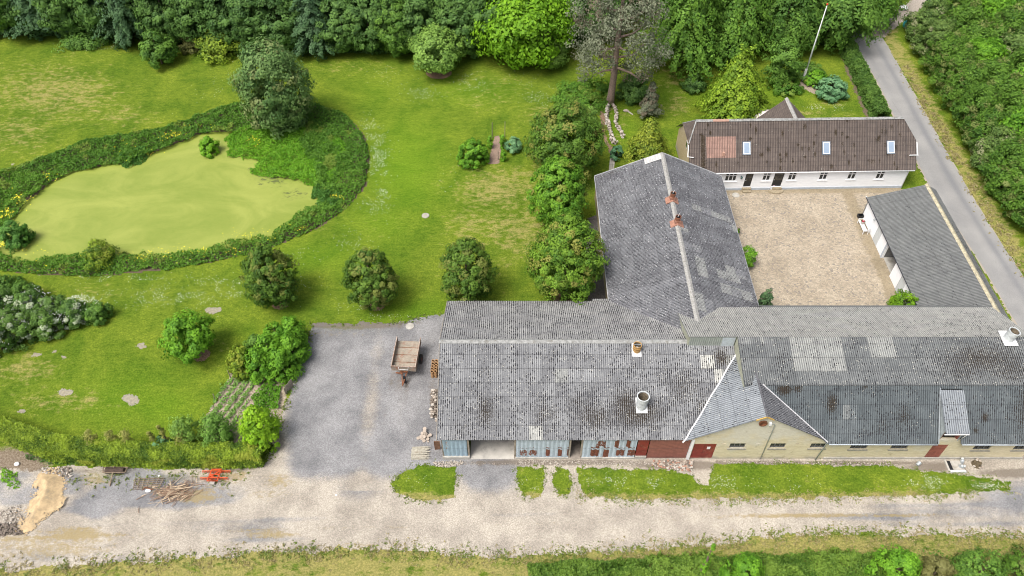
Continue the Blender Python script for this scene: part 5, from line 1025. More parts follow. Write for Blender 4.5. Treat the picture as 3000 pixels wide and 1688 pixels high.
for i, (x, y, wd, tp, mt, lb) in enumerate(((2235, 1455, 130, 1398, L_bush, 'rounded shrub in the bottom hedge row right of the green hedge'), (2330, 1462, 85, 1412, leafmat('brown twigs', (.13, .13, .04), (.24, .24, .08)), 'brownish thin shrub in the bottom hedge row'), (2440, 1460, 140, 1408, L_mid, 'mid green shrub in the bottom hedge row near the right corner'), (2560, 1455, 130, 1392, L_belt, 'dark shrub at the bottom right corner'), (1862, 1462, 110, 1410, L_bush, 'bright leafy shrub poking out at the bottom edge'))):
    tree('shrub', lb, 'shrub', (x, y), tp, wd, mt, 'dome', seed=100+i, leaf=.07, clumps=130, per=60, puff=.2, z0f=0)
tree('shrub', 'slender young shoot above the bottom hedge', 'shrub', (1760, 1448), 1358, 26, L_bush, 'cone', seed=107, leaf=.06, clumps=30, per=30, puff=.5, z0f=0)
# garden shrubs
tree('shrub', 'bright lime-green shrub at the corner of the vegetable plot by the gravel', 'shrub', (668, 1112), 1024, 102, leafmat('lime green leaves', (0.120, 0.270, 0.015), (0.315, 0.540, 0.024)), 'dome', seed=41, leaf=.085, clumps=150, per=55, puff=.22, z0f=0)
tree('shrub', 'loose pale green shrub left of the vegetable plot', 'shrub', (482, 1112), 1040, 76, L_round, 'dome', seed=42, leaf=.07, clumps=70, per=40, puff=.26, z0f=0, lump=.25)
tree('shrub', 'pale green bush at the bottom of the vegetable plot', 'shrub', (560, 1112), 1040, 84, leafmat('pale leaves', (.10, .22, .035), (.24, .42, .08)), 'dome', seed=43, leaf=.07, clumps=90, per=45, puff=.24, z0f=0, lump=.2)
for i, (x, y, tp, wd, lb) in enumerate(((745, 868, 800, 78, 'currant bush at the top of the bush patch by the gravel yard'), (708, 880, 812, 80, 'currant bush second from the top of the bush patch'), (742, 905, 838, 80, 'currant bush on the gravel side of the bush patch'), (690, 918, 842, 86, 'currant bush in the centre of the bush patch'), (655, 900, 846, 70, 'darker currant bush on the lawn side of the bush patch'), (720, 945, 878, 80, 'currant bush at the lower right of the bush patch'), (665, 945, 876, 80, 'currant bush at the lower centre of the bush patch'), (617, 935, 872, 72, 'yellowish currant bush at the left tip of the bush patch'))):
    tree('currant_bush', lb, 'bush', (x, y), tp, wd, L_bush if i not in (4, 7) else (L_mid if i == 4 else L_hedge), 'dome', group='currant bushes above the vegetable plot', seed=110+i, leaf=.085, clumps=95, per=50, puff=.24, z0f=0, lump=.16)
L_flow = leafmat('white-flowered leaves', (.045, .11, .02), (.15, .27, .05), (.44, .50, .34), tr=.1, f2=.14)
FLB = [(10, 735, 700, 90, 1), (75, 760, 712, 80, 1), (20, 790, 730, 100, 0), (100, 800, 736, 90, 0), (150, 800, 748, 80, 0), (200, 805, 758, 80, 0), (255, 800, 762, 60, 1), (60, 850, 778, 100, 0), (10, 880, 800, 80, 0), (130, 838, 782, 80, 0)]
for i, (x, y, tp, wd, k) in enumerate(FLB):
    FL_ = ['green shrub at the top corner of the white-flowered mass at the left edge', 'green shrub second along the top of the white-flowered mass', 'white-flowered shrub touching the left picture edge, upper one', 'white-flowered shrub in the middle of the flowering mass', 'white-flowered shrub right of the middle of the flowering mass', 'white-flowered shrub next to the green tip of the flowering mass', 'green shrub forming the right tip of the flowering mass', 'densely flowered shrub low in the mass, second from the picture edge', 'densely flowered shrub at the lower left corner of the flowering mass', 'white-flowered shrub low in the mass, nearest the bare patches']
    tree('flowering_shrub' if not k else 'shrub', FL_[i], 'shrub', (x, y), tp, wd, L_flow if not k else L_mid, 'dome', group='shrub mass at the left edge', seed=130+i, leaf=.075, clumps=110, per=60, puff=.2, z0f=0, lump=.18)
tree('shrub', 'clipped dome shrub peeking out from under the grey wing into the courtyard', 'shrub', (1872, 668), 622, 50, L_bush, 'round', seed=44, leaf=.06, clumps=80, per=50, puff=.25, z0f=0)
tree('conifer_shrub', 'dark upright yew at the lower left corner of the courtyard', 'shrub', (1914, 790), 722, 36, L_spruce, 'column', seed=45, leaf=.06, clumps=80, per=50, puff=.3, z0f=0)
tree('shrub', 'bright round shrub by the outbuilding wall in the courtyard corner', 'shrub', (2258, 788), 732, 74, leafmat('bright round leaves', (0.090, 0.210, 0.009), (0.255, 0.450, 0.018)), 'round', seed=46, leaf=.065, clumps=110, per=55, puff=.22, z0f=0)
tree('ivy_sprig', 'small green sprig at the east eaves of the grey wing', 'plant', (1853, 590), 574, 16, L_bush, 'round', seed=47, leaf=.05, clumps=14, per=25, puff=.4, z0f=0)
tree('shrub', 'dark round island of irises at the left end of the pond', 'plant', (52, 612), 556, 72, L_reed, 'dome', seed=48, leaf=.08, clumps=120, per=60, puff=.2, z0f=0)
tree('shrub', 'small round green island near the top of the pond', 'plant', (530, 384), 345, 52, L_cress, 'dome', seed=49, leaf=.075, clumps=90, per=60, puff=.2, z0f=0)
tree('shrub', 'yellowish arching bush on the lower pond bank', 'shrub', (265, 660), 606, 90, L_hedge, 'dome', seed=50, leaf=.08, clumps=80, per=45, puff=.25, z0f=0, lump=.3)
tree('hop_mound', 'dense green leafy mound left of the bark path', 'plant', (1190, 408), 352, 86, L_bush, 'dome', seed=51, leaf=.08, clumps=170, per=60, puff=.13, z0f=0, lump=.06)
tree('climbing_plant', 'climber on the left post of the bark path', 'plant', (1233, 372), 338, 16, L_bush, 'column', seed=52, leaf=.06, clumps=30, per=40, puff=.4, z0f=0)
tree('climbing_plant', 'climber on the right post of the bark path', 'plant', (1265, 372), 336, 18, L_bush, 'column', seed=53, leaf=.06, clumps=35, per=40, puff=.4, z0f=0)
tree('climbing_plant', 'low green row along the right side of the bark path', 'plant', (1266, 405), 374, 16, L_bush, 'column', seed=54, leaf=.06, clumps=30, per=40, puff=.4, z0f=0)
tree('rhubarb_plant', 'big-leaved pale green plant right of the bark path', 'plant', (1290, 378), 346, 48, L_blue, 'dome', seed=55, leaf=.15, clumps=40, per=25, puff=.25, z0f=0)
tree('hosta_plant', 'blue-green big-leaved plant beside the paved path by the rockery', 'plant', (1548, 398), 366, 34, leafmat('hosta leaves', (.07, .20, .09), (.16, .34, .17)), 'dome', seed=56, leaf=.16, clumps=26, per=16, puff=.3, z0f=0)
tree('hosta_plant', 'large bluish-leaved plant at the right of the flagpole bed', 'plant', (2086, 242), 196, 80, L_blue, 'dome', seed=57, leaf=.15, clumps=110, per=30, puff=.18, z0f=0)
tree('perennial_plant', 'light green perennial clump in the flagpole bed', 'plant', (2050, 208), 178, 60, L_cress, 'dome', seed=58, leaf=.08, clumps=110, per=50, puff=.16, z0f=0)
tree('perennial_plant', 'dark green perennial clump behind the flagpole', 'plant', (2030, 192), 165, 95, L_mid, 'dome', seed=59, leaf=.09, clumps=130, per=50, puff=.14, z0f=0)
tree('perennial_plant', 'dark feathery plants left of the flagpole', 'plant', (1970, 222), 196, 90, L_herb, 'dome', seed=60, leaf=.09, clumps=110, per=50, puff=.14, z0f=0)
tree('perennial_plant', 'tiny yellow-green cushion at the foot of the flagpole', 'plant', (2026, 211), 196, 17, L_hedge, 'round', seed=61, leaf=.06, clumps=30, per=40, puff=.3, z0f=0)

# ---- ground-covering growth nobody could count
def cover(name, P, dens, hmin, hmax, leaf, mat, seed, upr=.7, oddf=None, hole=None, tonef=None, hs=.8, edgef=True, label=None, cat=None, wob=.5, rows=0):
    rng = np.random.default_rng(seed); x0, y0 = P.min(0); x1, y1 = P.max(0); n = int((x1-x0)*(y1-y0)*dens)
    X, Y = rng.uniform(x0, x1, n), rng.uniform(y0, y1, n)
    wx, wy = X+wob*2*(fbm(X*(.5/wob)**.7, Y*(.5/wob)**.7, seed)-.5)*.5/.5, Y+wob*2*(fbm(X*(.5/wob)**.7, Y*(.5/wob)**.7, seed+5)-.5); k = inpoly(wx, wy, P)
    if hole is not None: k &= ~inpoly(wx, wy, hole)
    X, Y = X[k], Y[k]; n = len(X)
    if rows: k2 = ((X*.93-Y*.36)/rows+.25*fbm(X, Y, 5)) % 1 < .62; X, Y = X[k2], Y[k2]; n = len(X)
    hh = hmin+(hmax-hmin)*sstep(.25, .75, fbm(X*hs, Y*hs, seed+9, 4))
    if edgef: hh *= sstep(-.05, .7, dist_poly(X, Y, [tuple(p) for p in P]+[tuple(P[0])]))*.8+.2
    Z = hh*rng.uniform(.35, 1, n)**.5; Pp = np.c_[X, Y, Z]; Nn = np.c_[rng.normal(0, .7, n), rng.normal(0, .7, n)-.1, np.abs(rng.normal(upr, .5, n))]
    V, F = leaf_quads(Pp, Nn, leaf, rng, 1.5)
    tone = np.clip(.15+.6*fbm(X*1.4, Y*1.4, seed+2, 4)+rng.normal(0, .15, n)+(tonef(X, Y) if tonef else 0), 0, 1)
    o = link(name, npmesh(name, V, F, {'tone': tone, 'odd': oddf(X, Y) if oddf else np.clip(fbm(X*.6, Y*.6, seed+4)*1.35-.05, 0, 1)}), mat); tag(o, label, cat, kind='stuff'); return o
cover('bank_herbs', P_bank, 170, .35, 1.0, .085, L_herb, 1, hole=poly([(-4, 650), (-8, 612), (20, 568), (64, 514), (132, 464), (182, 436), (232, 430), (275, 418), (332, 416), (387, 391), (433, 374), (472, 356), (502, 344), (545, 339), (600, 338), (680, 338), (752, 366), (788, 420), (800, 470), (800, 508), (778, 536), (735, 560), (682, 597), (612, 613), (540, 628), (450, 643), (400, 649), (300, 648), (250, 640), (150, 656), (60, 660)]), tonef=lambda X, Y: -.22*(Qd(X, Y)[1] < 440), label='tall dark herbs and sedge ringing the pond', cat='bank plants')
cover('water_herbs', poly([(590, 330), (640, 312), (700, 305), (790, 310), (860, 330), (880, 390), (870, 430), (835, 470), (790, 470), (745, 462), (700, 455), (650, 440), (640, 425), (668, 400), (640, 398), (610, 405), (575, 385), (560, 350)]), 210, .2, .75, .08, L_cress, 2, hs=.5, wob=1.5, tonef=lambda X, Y: .25*(fbm(X*.35, Y*.35, 77)-.5)*2, label='bright green herbs spreading over the right end of the pond', cat='water plants')
cover('iris_reeds', poly([(790, 470), (850, 470), (872, 500), (840, 530), (805, 520), (786, 495)]), 190, .5, 1.1, .09, L_reed, 3, upr=.1)
cover('iris_reeds', poly([(290, 398), (330, 380), (380, 372), (384, 388), (366, 408), (330, 425), (300, 414)]), 170, .4, .9, .09, L_reed, 4, upr=.1)
cover('grass_tufts', poly([(1330, 1432), (1500, 1418), (1800, 1408), (2100, 1398), (2600, 1378), (2600, 1470), (1330, 1470)]), 26, .1, .5, .07, L_herb, 6, edgef=False)
cover('nettle_patch', poly([(60, 1150), (110, 1120), (160, 1150), (210, 1165), (170, 1172), (130, 1172)]), 130, .2, .6, .07, L_herbd, 7)
cover('weed_patch', poly([(0, 1175), (25, 1180), (58, 1205), (55, 1225), (30, 1232), (0, 1215)]), 120, .15, .5, .07, L_cress, 8)
cover('vegetable_rows', poly([(560, 960), (592, 945), (640, 960), (625, 1010), (600, 1060), (590, 1100), (520, 1108), (520, 1065), (540, 1020)]), 170, .15, .4, .075, leafmat('potato leaves', (.13, .27, .05), (.30, .50, .12)), 9, edgef=False, hs=2, rows=.75)
cover('vegetable_rows', poly([(640, 985), (665, 972), (712, 978), (706, 1012), (690, 1030), (635, 1030)]), 220, .2, .5, .08, L_bush, 10, edgef=False)
cover('edge_weeds', poly([(590, 945), (730, 955), (722, 968), (640, 956), (590, 955)]), 120, .1, .35, .06, L_herb, 11, edgef=False)
cover('roadside_weeds', poly([(722, 955), (760, 915), (775, 930), (748, 985), (728, 1000), (716, 985)]), 30, .05, .3, .06, L_herb, 12, edgef=False)
def fringe(name, pts, w, dens, h, leaf, mat, seed, closed=False):
    P = [D(x, y)[:2] for x, y in pts]; P = P+[P[0]] if closed else P; rng = np.random.default_rng(seed); A = []
    for (ax, ay), (bx_, by_) in zip(P[:-1], P[1:]):
        L_ = math.hypot(bx_-ax, by_-ay); n = int(L_*w*2*dens)
        if n < 1: continue
        t = rng.uniform(0, 1, n); o_ = rng.normal(0, w*.5, n); A.append(np.c_[ax+(bx_-ax)*t-(by_-ay)/L_*o_, ay+(by_-ay)*t+(bx_-ax)/L_*o_])
    A = np.concatenate(A); k = fbm(A[:, 0]*1.1, A[:, 1]*1.1, seed, 4)+rng.normal(0, .06, len(A)) > .47; A = A[k]; c = A[rng.integers(0, len(A), len(A)*3)]+rng.normal(0, .07, (len(A)*3, 2)); n = len(c)
    V, F = leaf_quads(np.c_[c, rng.uniform(.02, h, n)], np.c_[rng.normal(0, .6, n), rng.normal(0, .6, n)-.2, np.abs(rng.normal(.6, .4, n))], leaf, rng, 1.5)
    tag(link(name, npmesh(name, V, F, {'tone': rng.uniform(0, 1, n), 'odd': np.repeat(.5, n)}), mat), kind='stuff')
L_tuft = leafmat('verge grass', (.10, .15, .03), (.24, .29, .07)); L_dryt = leafmat('dry grass', (.22, .19, .08), (.38, .33, .16))
fringe('grass_fringe', [(1010, 1190), (1050, 1168), (1150, 1172), (1150, 1240), (1110, 1266), (1040, 1260), (1000, 1243), (983, 1215)], .3, 26, .10, .05, L_tuft, 1, True)
fringe('grass_fringe', [(1300, 1175), (1370, 1176), (1370, 1220), (1362, 1254), (1318, 1255), (1300, 1215)], .3, 26, .10, .05, L_tuft, 2, True)
fringe('grass_fringe', [(1395, 1178), (1434, 1178), (1440, 1215), (1430, 1248), (1400, 1250), (1390, 1210)], .35, 26, .10, .05, L_tuft, 3, True)
fringe('grass_fringe', [(1450, 1250), (1600, 1260), (1800, 1262), (2100, 1254), (2300, 1250), (2400, 1244), (2545, 1232)], .55, 30, .08, .045, L_tuft, 4)
fringe('dry_fringe', [(1450, 1245), (1600, 1254), (1800, 1256), (2100, 1248), (2300, 1245), (2400, 1238), (2545, 1226)], .6, 26, .06, .045, L_dryt, 5)
fringe('grass_fringe', [(1452, 1175), (1600, 1180), (1742, 1196), (1757, 1218), (1778, 1218), (1787, 1188), (1800, 1166), (2000, 1164), (2250, 1170), (2310, 1182), (2480, 1200), (2545, 1212)], .3, 22, .10, .05, L_tuft, 6)
fringe('grass_fringe', [(-60, 1437), (300, 1414), (600, 1399), (760, 1388), (1000, 1384), (1200, 1401), (1400, 1397), (1600, 1384), (1800, 1365), (2020, 1344), (2250, 1342), (2600, 1352)], .7, 30, .12, .055, L_tuft, 7)
fringe('dry_fringe', [(-60, 1442), (300, 1420), (600, 1405), (760, 1394), (1000, 1390), (1200, 1407), (1400, 1403), (1600, 1390), (1800, 1371), (2020, 1350), (2250, 1348), (2600, 1358)], 1.0, 26, .10, .05, L_dryt, 8)
fringe('grass_fringe', [(785, 812), (850, 816), (950, 813), (1030, 807), (1125, 788)], .5, 22, .1, .05, L_tuft, 9)
fringe('grass_fringe', [(672, 1160), (690, 1110), (715, 1020), (730, 960), (752, 900), (775, 850), (785, 812)], .6, 16, .12, .06, L_tuft, 10)
fringe('grass_fringe', [(180, 1195), (300, 1205), (420, 1195), (560, 1190), (640, 1185)], 1.6, 9, .12, .06, L_tuft, 11)
fringe('dry_fringe', [(2270, 160), (2330, 267), (2397, 387), (2453, 483), (2513, 583), (2590, 700)], 1.0, 30, .12, .07, L_dryt, 12)
# wood-floor shrubbery closing the foot of the wood
for i, pts in enumerate(([(-60, 66), (0, 72), (150, 82), (300, 96), (300, 108), (150, 92), (0, 84), (-60, 80)], [(440, 112), (620, 128), (800, 132), (1000, 140), (1040, 136), (1200, 140), (1200, 118), (1000, 118), (700, 112), (440, 98)])):
    cover('wood_undergrowth', poly(pts), 60, .5, 1.4, .13, L_dark if i else L_herbd, 20+i, edgef=True, label='dark undergrowth along the foot of the wood' if i else 'undergrowth along the meadow side of the wood', cat='undergrowth')
# flowers
def specks(name, L, size, mat, seed, zf=lambda X, Y: 0*X+.05, tilt=.25):
    rng = np.random.default_rng(seed); A = []
    for cx, cy, rx, ry, n in L:
        px, py = cx+rng.normal(0, rx*.5, n), cy+rng.normal(0, ry*.5, n)
        u, v = px*K-CXP, CYP-py*K; t = -CAM_H/(-FPX*SS+v*CC); X, Y = u*t, (FPX*CC+v*SS)*t; k = fbm(X*1.2, Y*1.2, seed) > .47; A.append(np.c_[X, Y][k])
    A = np.concatenate(A); n = len(A); P = np.c_[A, zf(A[:, 0], A[:, 1])]
    V, F = leaf_quads(P, np.c_[rng.normal(0, tilt, n), rng.normal(0, tilt, n)-.3, np.ones(n)], size, rng, 1.0)
    o = link(name, npmesh(name, V, F), mat); tag(o, kind='stuff'); return o
M_clov = flat('clover white', (.55, .60, .48), .9, 0, .1, 8); M_dais = flat('daisy white', (.70, .72, .68), .9, 0, .05, 8); M_irisf = flat('iris yellow', (.85, .75, .03), .7, 0, .1, 8)
specks('white_clover', [(220, 116, 70, 10, 700), (600, 150, 50, 20, 90), (1190, 205, 40, 25, 260), (1060, 230, 60, 30, 260), (960, 190, 50, 25, 80), (930, 330, 30, 40, 260), (955, 400, 30, 60, 520), (965, 480, 20, 60, 320), (930, 520, 30, 20, 100), (1360, 245, 50, 30, 260), (1310, 200, 50, 20, 60), (540, 220, 60, 40, 90), (470, 320, 60, 30, 60), (620, 720, 160, 30, 700), (420, 745, 160, 30, 520), (880, 610, 60, 30, 120), (760, 640, 60, 20, 60), (980, 800, 60, 15, 70), (720, 860, 60, 20, 80), (2080, 270, 60, 10, 160), (890, 770, 80, 30, 60), (1150, 440, 60, 60, 60), (300, 700, 160, 12, 200)], .036, M_clov, 1)
specks('daisies', [(1820, 1215, 60, 20, 160), (1560, 1210, 130, 25, 240), (1340, 1215, 30, 20, 90), (2340, 1215, 60, 20, 260), (2480, 1222, 50, 10, 180), (2000, 1215, 120, 20, 120), (1040, 1215, 50, 25, 40), (1640, 1215, 60, 20, 120)], .027, M_dais, 2)
specks('yellow_irises', [(335, 385, 50, 20, 260), (370, 378, 12, 8, 120), (20, 540, 25, 25, 200), (60, 500, 30, 30, 160), (120, 455, 40, 20, 90), (440, 350, 40, 12, 90), (510, 325, 40, 12, 60), (12, 620, 14, 20, 100), (110, 680, 60, 14, 50), (330, 655, 120, 12, 160), (500, 640, 120, 14, 130), (650, 600, 60, 12, 120), (745, 580, 30, 10, 110), (850, 505, 20, 10, 40), (640, 365, 15, 15, 60), (90, 640, 70, 10, 40)], .055, M_irisf, 3, zf=lambda X, Y: .6+0*X, tilt=.5)
specks('hawthorn_blossom', [(90, 790, 90, 35, 900), (200, 790, 70, 18, 400), (40, 850, 60, 40, 700), (130, 835, 60, 20, 300)], .045, M_dais, 4, zf=lambda X, Y: 1.9+.35*vn(X*1.1, Y*1.1, 3)-.5*np.maximum(0, X+40)*.05)
# ================================================================ SMALLER THINGS
def sub(name, mb, mat, par, smooth=False): return mb.build(name, mat, par, smooth)
# tipping trailer
A_, B_, C_, D_ = [Vector(S(x, y, 1.75)) for x, y in ((1163, 988.6), (1233.5, 988.6), (1145.5, 1074.6), (1215, 1075.6))]
ctr = (A_+B_+C_+D_)/4; dv = (A_-C_); tl = dv.length; tw = (B_-A_).length; ya = math.atan2(-dv.x, dv.y)
tr = root('farm_trailer', 'old wooden tipping trailer with an open rear end, parked on the grey gravel', 'trailer', (ctr.x, ctr.y, 0), rz=ya)
M_tw = flat('bleached plank', (.24, .205, .17), .9, 0, .25, 4, .2, (.27, .13, .08)); M_tf = flat('sandy trailer floor', (.29, .25, .20), .95, 0, .18, 3, .3, (.26, .13, .085)); M_tyre = flat('black rubber', (.02, .02, .02), .8); M_redr = flat('red rim', (.45, .03, .03), .5)
w2, l2 = tw/2, tl/2
sub('trailer_bed', MB().box(-w2, w2, -l2, l2, 1.12, 1.2), M_tf, tr)
for y0 in (-l2+.9, -l2+1.75, -l2+2.6): MB().box(-w2+.06, w2-.06, y0, y0+.05, 1.201, 1.215).build('floor_batten', M_rust, tr)
sub('side_board', MB().box(-w2, -w2+.06, -l2, l2, 1.203, 1.78), M_tw, tr); sub('side_board', MB().box(w2-.06, w2, -l2, l2, 1.203, 1.78), M_tw, tr)
fb = sub('front_board', MB().box(-w2+.065, w2-.065, -l2, -l2+.06, 1.203, 1.76), M_tw, tr)
MB().tube([(-.45, -l2-.02, 1.7), (-.42, -l2-.1, 1.45), (.42, -l2-.1, 1.45), (.45, -l2-.02, 1.7)], .022, 6).build('handrail', M_wpaint, fb, True)
mb = MB()
for x in (-w2-.004, w2-.05): mb.bar((x+.03, -l2, 1.80), (x+.03, l2, 1.80), .07, .05)
mb.box(-w2, w2, -l2-.01, -l2+.05, 1.765, 1.80); mb.build('rim_rail', flat('rusty pale rail', (.38, .30, .25), .8, 0, .3, 5, 0, (.30, .14, .09)), tr)
sub('chassis', MB().box(-.35, -.25, -l2+.1, l2-.3, .9, 1.1).box(.25, .35, -l2+.1, l2-.3, .9, 1.1).box(-.35, .35, -l2-.05, -l2+.1, .9, 1.1), M_rust, tr)
sub('drawbar', MB().bar((-.25, -l2+.2, .85), (0, -l2-1.2, .5), .09).bar((.25, -l2+.2, .85), (0, -l2-1.2, .5), .09).bar((-.75, -l2-.12, .95), (-.1, -l2-.2, .98), .1), M_rust, tr)
sub('jack', MB().box(-.02, .2, -l2-.62, -l2-.42, .05, .95), M_black, tr)
for sx in (-1, 1):
    axm = Matrix.Rotation(math.pi/2, 3, 'Y'); c = (sx*(w2+.08)-.12, .25, .45)
    o = MB().lathe([(.24, 0), (.42, 0), (.46, .04), (.46, .22), (.42, .26), (.24, .26), (.24, 0)], c, 22, axm).build('wheel', M_tyre, tr)
    MB().lathe([(0, .05), (.1, .24), (.13, .2), (.235, .22), (.235, .05), (0, .05)], c, 16, axm).build('rim', M_redr, o)
# clay pipes, slabs, stakes, rusty sheet
pm = MB(); pm.lathe([(.135, 0), (.135, .40), (.155, .41), (.155, .46), (.115, .46), (.105, .4), (.105, .0), (.135, 0)], (0, 0, 0), 16)
M_clay = flat('brown clay pipe', (.36, .21, .10), .8, 0, .2, 7); M_clayin = M_black
p0 = S(1269, 1057, .9); p1 = S(1265.5, 1088, .9); proto_pipe = None
for i in range(5):
    for j in range(2):
        for kz in range(2):
            x = p0[0]+(p1[0]-p0[0])*i/4+j*.31; y = p0[1]+(p1[1]-p0[1])*i/4+.02*j
            if proto_pipe is None:
                r = proto_pipe = root('clay_pipe', '', 'pipe', (x, y, 0), 'clay drain pipes beside the open barn'); me_ = pm.build('pipe_wall', M_clay, r); MB().lathe([(.104, .35), (.104, .02), (0, .02)], (0, 0, 0), 14).build('bore', M_clayin, r)
            else:
                r = proto_pipe.copy(); COL.objects.link(r); r.location = (x, y, kz*.46)
                for ch in list(proto_pipe.children): c = ch.copy(); COL.objects.link(c); c.parent = r
            r['label'] = '%s clay pipe, %s one from the trailer end of the %s column' % ('upper' if kz else 'lower', ['first', 'second', 'third', 'fourth', 'last'][i], ['left', 'right'][j])
M_slab = flat('pale stone slab', (.40, .34, .285), .9, 0, .12, 6, .2)
sl = [(375, 735), (370, 785), (332, 832), (390, 838), (350, 866), (485, 868), (436, 886), (370, 905), (432, 946), (360, 985), (245, 930), (300, 900), (318, 935), (445, 1000)]
for i, (x, y) in enumerate(sl):
    z = [.42, .36, .25, .33, .2, .2, .14, .26, .08, .02, .0, .1, .02, .0][i]; X, Y, _ = S(1190+x/6.9, 1150+y/6.9, z); n = 6 if i % 2 else 8; a0_ = i*.7; rr_ = .165 if i < 13 else .09
    r = root('stone_slab', ('flat pale stone slab lying loose left of the slab pile' if i == 10 else 'small broken slab piece right below the slab pile' if i == 13 else 'flat pale stone slab heaped in the pile above the stakes'), 'stone slab', (X, Y, z), None if i in (10, 13) else 'stone slabs in the pile by the barn', rz=a0_)
    m_ = MB(); m_.M = Matrix.Rotation([.35, .2, -.3, .5, .15, 0, .1, .25, 0, 0, 0, .1, 0, 0][i], 4, 'X'); m_.prism([(rr_*math.cos(2*math.pi*k/n), rr_*math.sin(2*math.pi*k/n)) for k in range(n)], 'z', 0.03, .085); m_.build('slab', M_slab, r)
M_stake = flat('grey split stake', (.36, .34, .28), .9, 0, .25, 6, .2, (.25, .19, .14))
sx0, sy0, _ = S(1203, 1346); sx1, sy1, _ = S(1203, 1306, .25)
for i in range(20):
    lay = 0 if i < 11 else 1; k = i if lay == 0 else i-11+.5; y = sy0+(sy1-sy0)*k/10.5; L_ = 1.5+.12*math.sin(i*2.1)
    r = root('fence_stake', 'split grey fence stake, %s from the near side in the %s layer of the stack' % (ORD[i if lay == 0 else i-11], 'lower' if lay == 0 else 'upper'), 'stake', (sx0+.05+.04*math.sin(i*1.7), y, .06+lay*.12), 'fence stakes stacked by the barn corner', rz=.03*math.sin(i*3.3))
    m_ = MB(); m_.tube([(0, 0, 0), (L_*.5, .01*math.sin(i), .01), (L_*.86, 0, 0), (L_, 0, .01)], [.062, .068, .058, .012], 6); m_.build('shaft', M_stake, r)
X, Y, _ = S(1283, 1318); r = root('leaning_board', 'rusty brown board leaning on the left corner of the open barn', 'board', (X, Y, 0))
MB().prism([(-.22, 0), (.22, 0.1), (.24, 1.35), (-.22, 1.35)], 'y', 0, .05).build('board', flat('brown rusty board', (.16, .085, .05), .85, 0, .25, 4), r); MB().box(-.26, -.222, -.02, .04, 0, 1.36).build('edge', M_rust, r)
# rubble
def rubble(name, P, n, r0, r1, seed, label, cat, mats, zt=.15):
    rng = random.Random(seed); P = np.array(P); x0, y0 = P.min(0); x1, y1 = P.max(0)
    for mi, mat in enumerate(mats):
        mb = MB(); k = 0
        while k < n//len(mats):
            x, y = rng.uniform(x0, x1), rng.uniform(y0, y1)
            if not inpoly(np.array([x]), np.array([y]), P)[0]: continue
            r = rng.uniform(r0, r1); mb.blob((x, y, rng.uniform(.3, 1)*r*.5+zt*rng.random()), (r, r*rng.uniform(.6, 1), r*.6), rng.random(), 6, 4, .25); k += 1
        tag(mb.build(name, mat, None), label, cat, kind='stuff')
M_r1 = flat('grey-brown stone', (.32, .275, .23), .9, 0, .3, 7, .3); M_r2 = flat('pale stone', (.46, .42, .37), .9, 0, .2, 7, .3); M_r3 = flat('dark stone', (.17, .14, .115), .9, 0, .3, 7, .3); M_r4 = flat('reddish brick bits', (.36, .20, .14), .9, 0, .3, 7)
rubble('rubble', poly([(1640, 1160), (1742, 1160), (1740, 1186), (1700, 1184), (1640, 1172)]), 420, .04, .12, 1, 'stony rubble along the foot of the red sheet wall', 'rubble', (M_r1, M_r2, M_r3, M_r1, M_r4))
rubble('rubble', poly([(1090, 1163), (1165, 1160), (1165, 1170), (1120, 1178), (1092, 1172)]), 240, .03, .08, 2, 'pale rubble at the foot of the concrete corner', 'rubble', (M_r1, M_r2))
rubble('rubble', poly([(1305, 1159), (1640, 1162), (1640, 1170), (1305, 1170)]), 500, .02, .06, 3, 'line of pebbles below the blue sheet wall', 'rubble', (M_r1, M_r2))
rubble('rubble', poly([(1800, 1159), (2260, 1166), (2260, 1172), (2000, 1168), (1800, 1165)]), 500, .02, .06, 4, 'line of pebbles below the brick wall', 'rubble', (M_r1, M_r2, M_r3))
rubble('scrap_heap', poly([(1085, 985), (1098, 985), (1098, 1060), (1088, 1062), (1083, 1040)]), 110, .07, .2, 5, 'heap of logs, bricks and scrap against the left wall of the open barn', 'scrap heap', (M_r1, M_r3, M_r3, M_r2, M_r3), .4)
rubble('rubble', poly([(1150, 1166), (1300, 1166), (1300, 1170), (1150, 1170)]), 60, .02, .05, 6, 'pebbles at the edge of the pale slab', 'rubble', (M_r1,))
rubble('dark_heap', poly([(-20, 1320), (40, 1318), (60, 1345), (-20, 1352)]), 200, .05, .14, 7, 'dark earth heap at the left edge by the sand', 'earth heap', (M_r3,), .2)
rubble('pale_stones', poly([(0, 1285), (50, 1270), (60, 1310), (0, 1325)]), 130, .03, .09, 8, 'scattered stones left of the sand', 'stones', (M_r2, M_r1))
rubble('clods', poly([(100, 1180), (180, 1176), (185, 1200), (160, 1200), (110, 1192)]), 120, .05, .13, 9, 'clods of earth above the sand', 'earth', (M_r2, M_r3))
# implements on the left hard standing
def Z3(x, y, z=0): return S(270+x/5.99, 1350+y/5.99, z)
M_oldi = flat('rusty brown frame', (.22, .17, .12), .9, 0, .35, 6)
a, b = Z3(185, 205, .35), Z3(575, 205, .35); c, d = Z3(195, 118, .35), Z3(625, 115, .35); o0 = ((a[0]+b[0])/2, (a[1]+d[1])/2, 0)
r = root('ring_roller', 'rusty iron ring roller lying under the hedge', 'roller', o0); L3 = lambda p: (p[0]-o0[0], p[1]-o0[1], p[2])
MB().bar(L3(a), L3(b), .07).bar(L3(c), L3(d), .07).bar(L3(a), L3(c), .07).bar(L3(b), L3(d), .07).build('frame', M_oldi, r)
mb = MB(); ym = (a[1]+c[1])/2-o0[1]; axm = Matrix.Rotation(math.pi/2, 3, 'Y')
for k in range(17): mb.lathe([(.05, 0), (.24, .02), (.27, .06), (.24, .10), (.05, .12)], (L3(a)[0]+.12+k*(b[0]-a[0]-.3)/17, ym, .27), 14, axm)
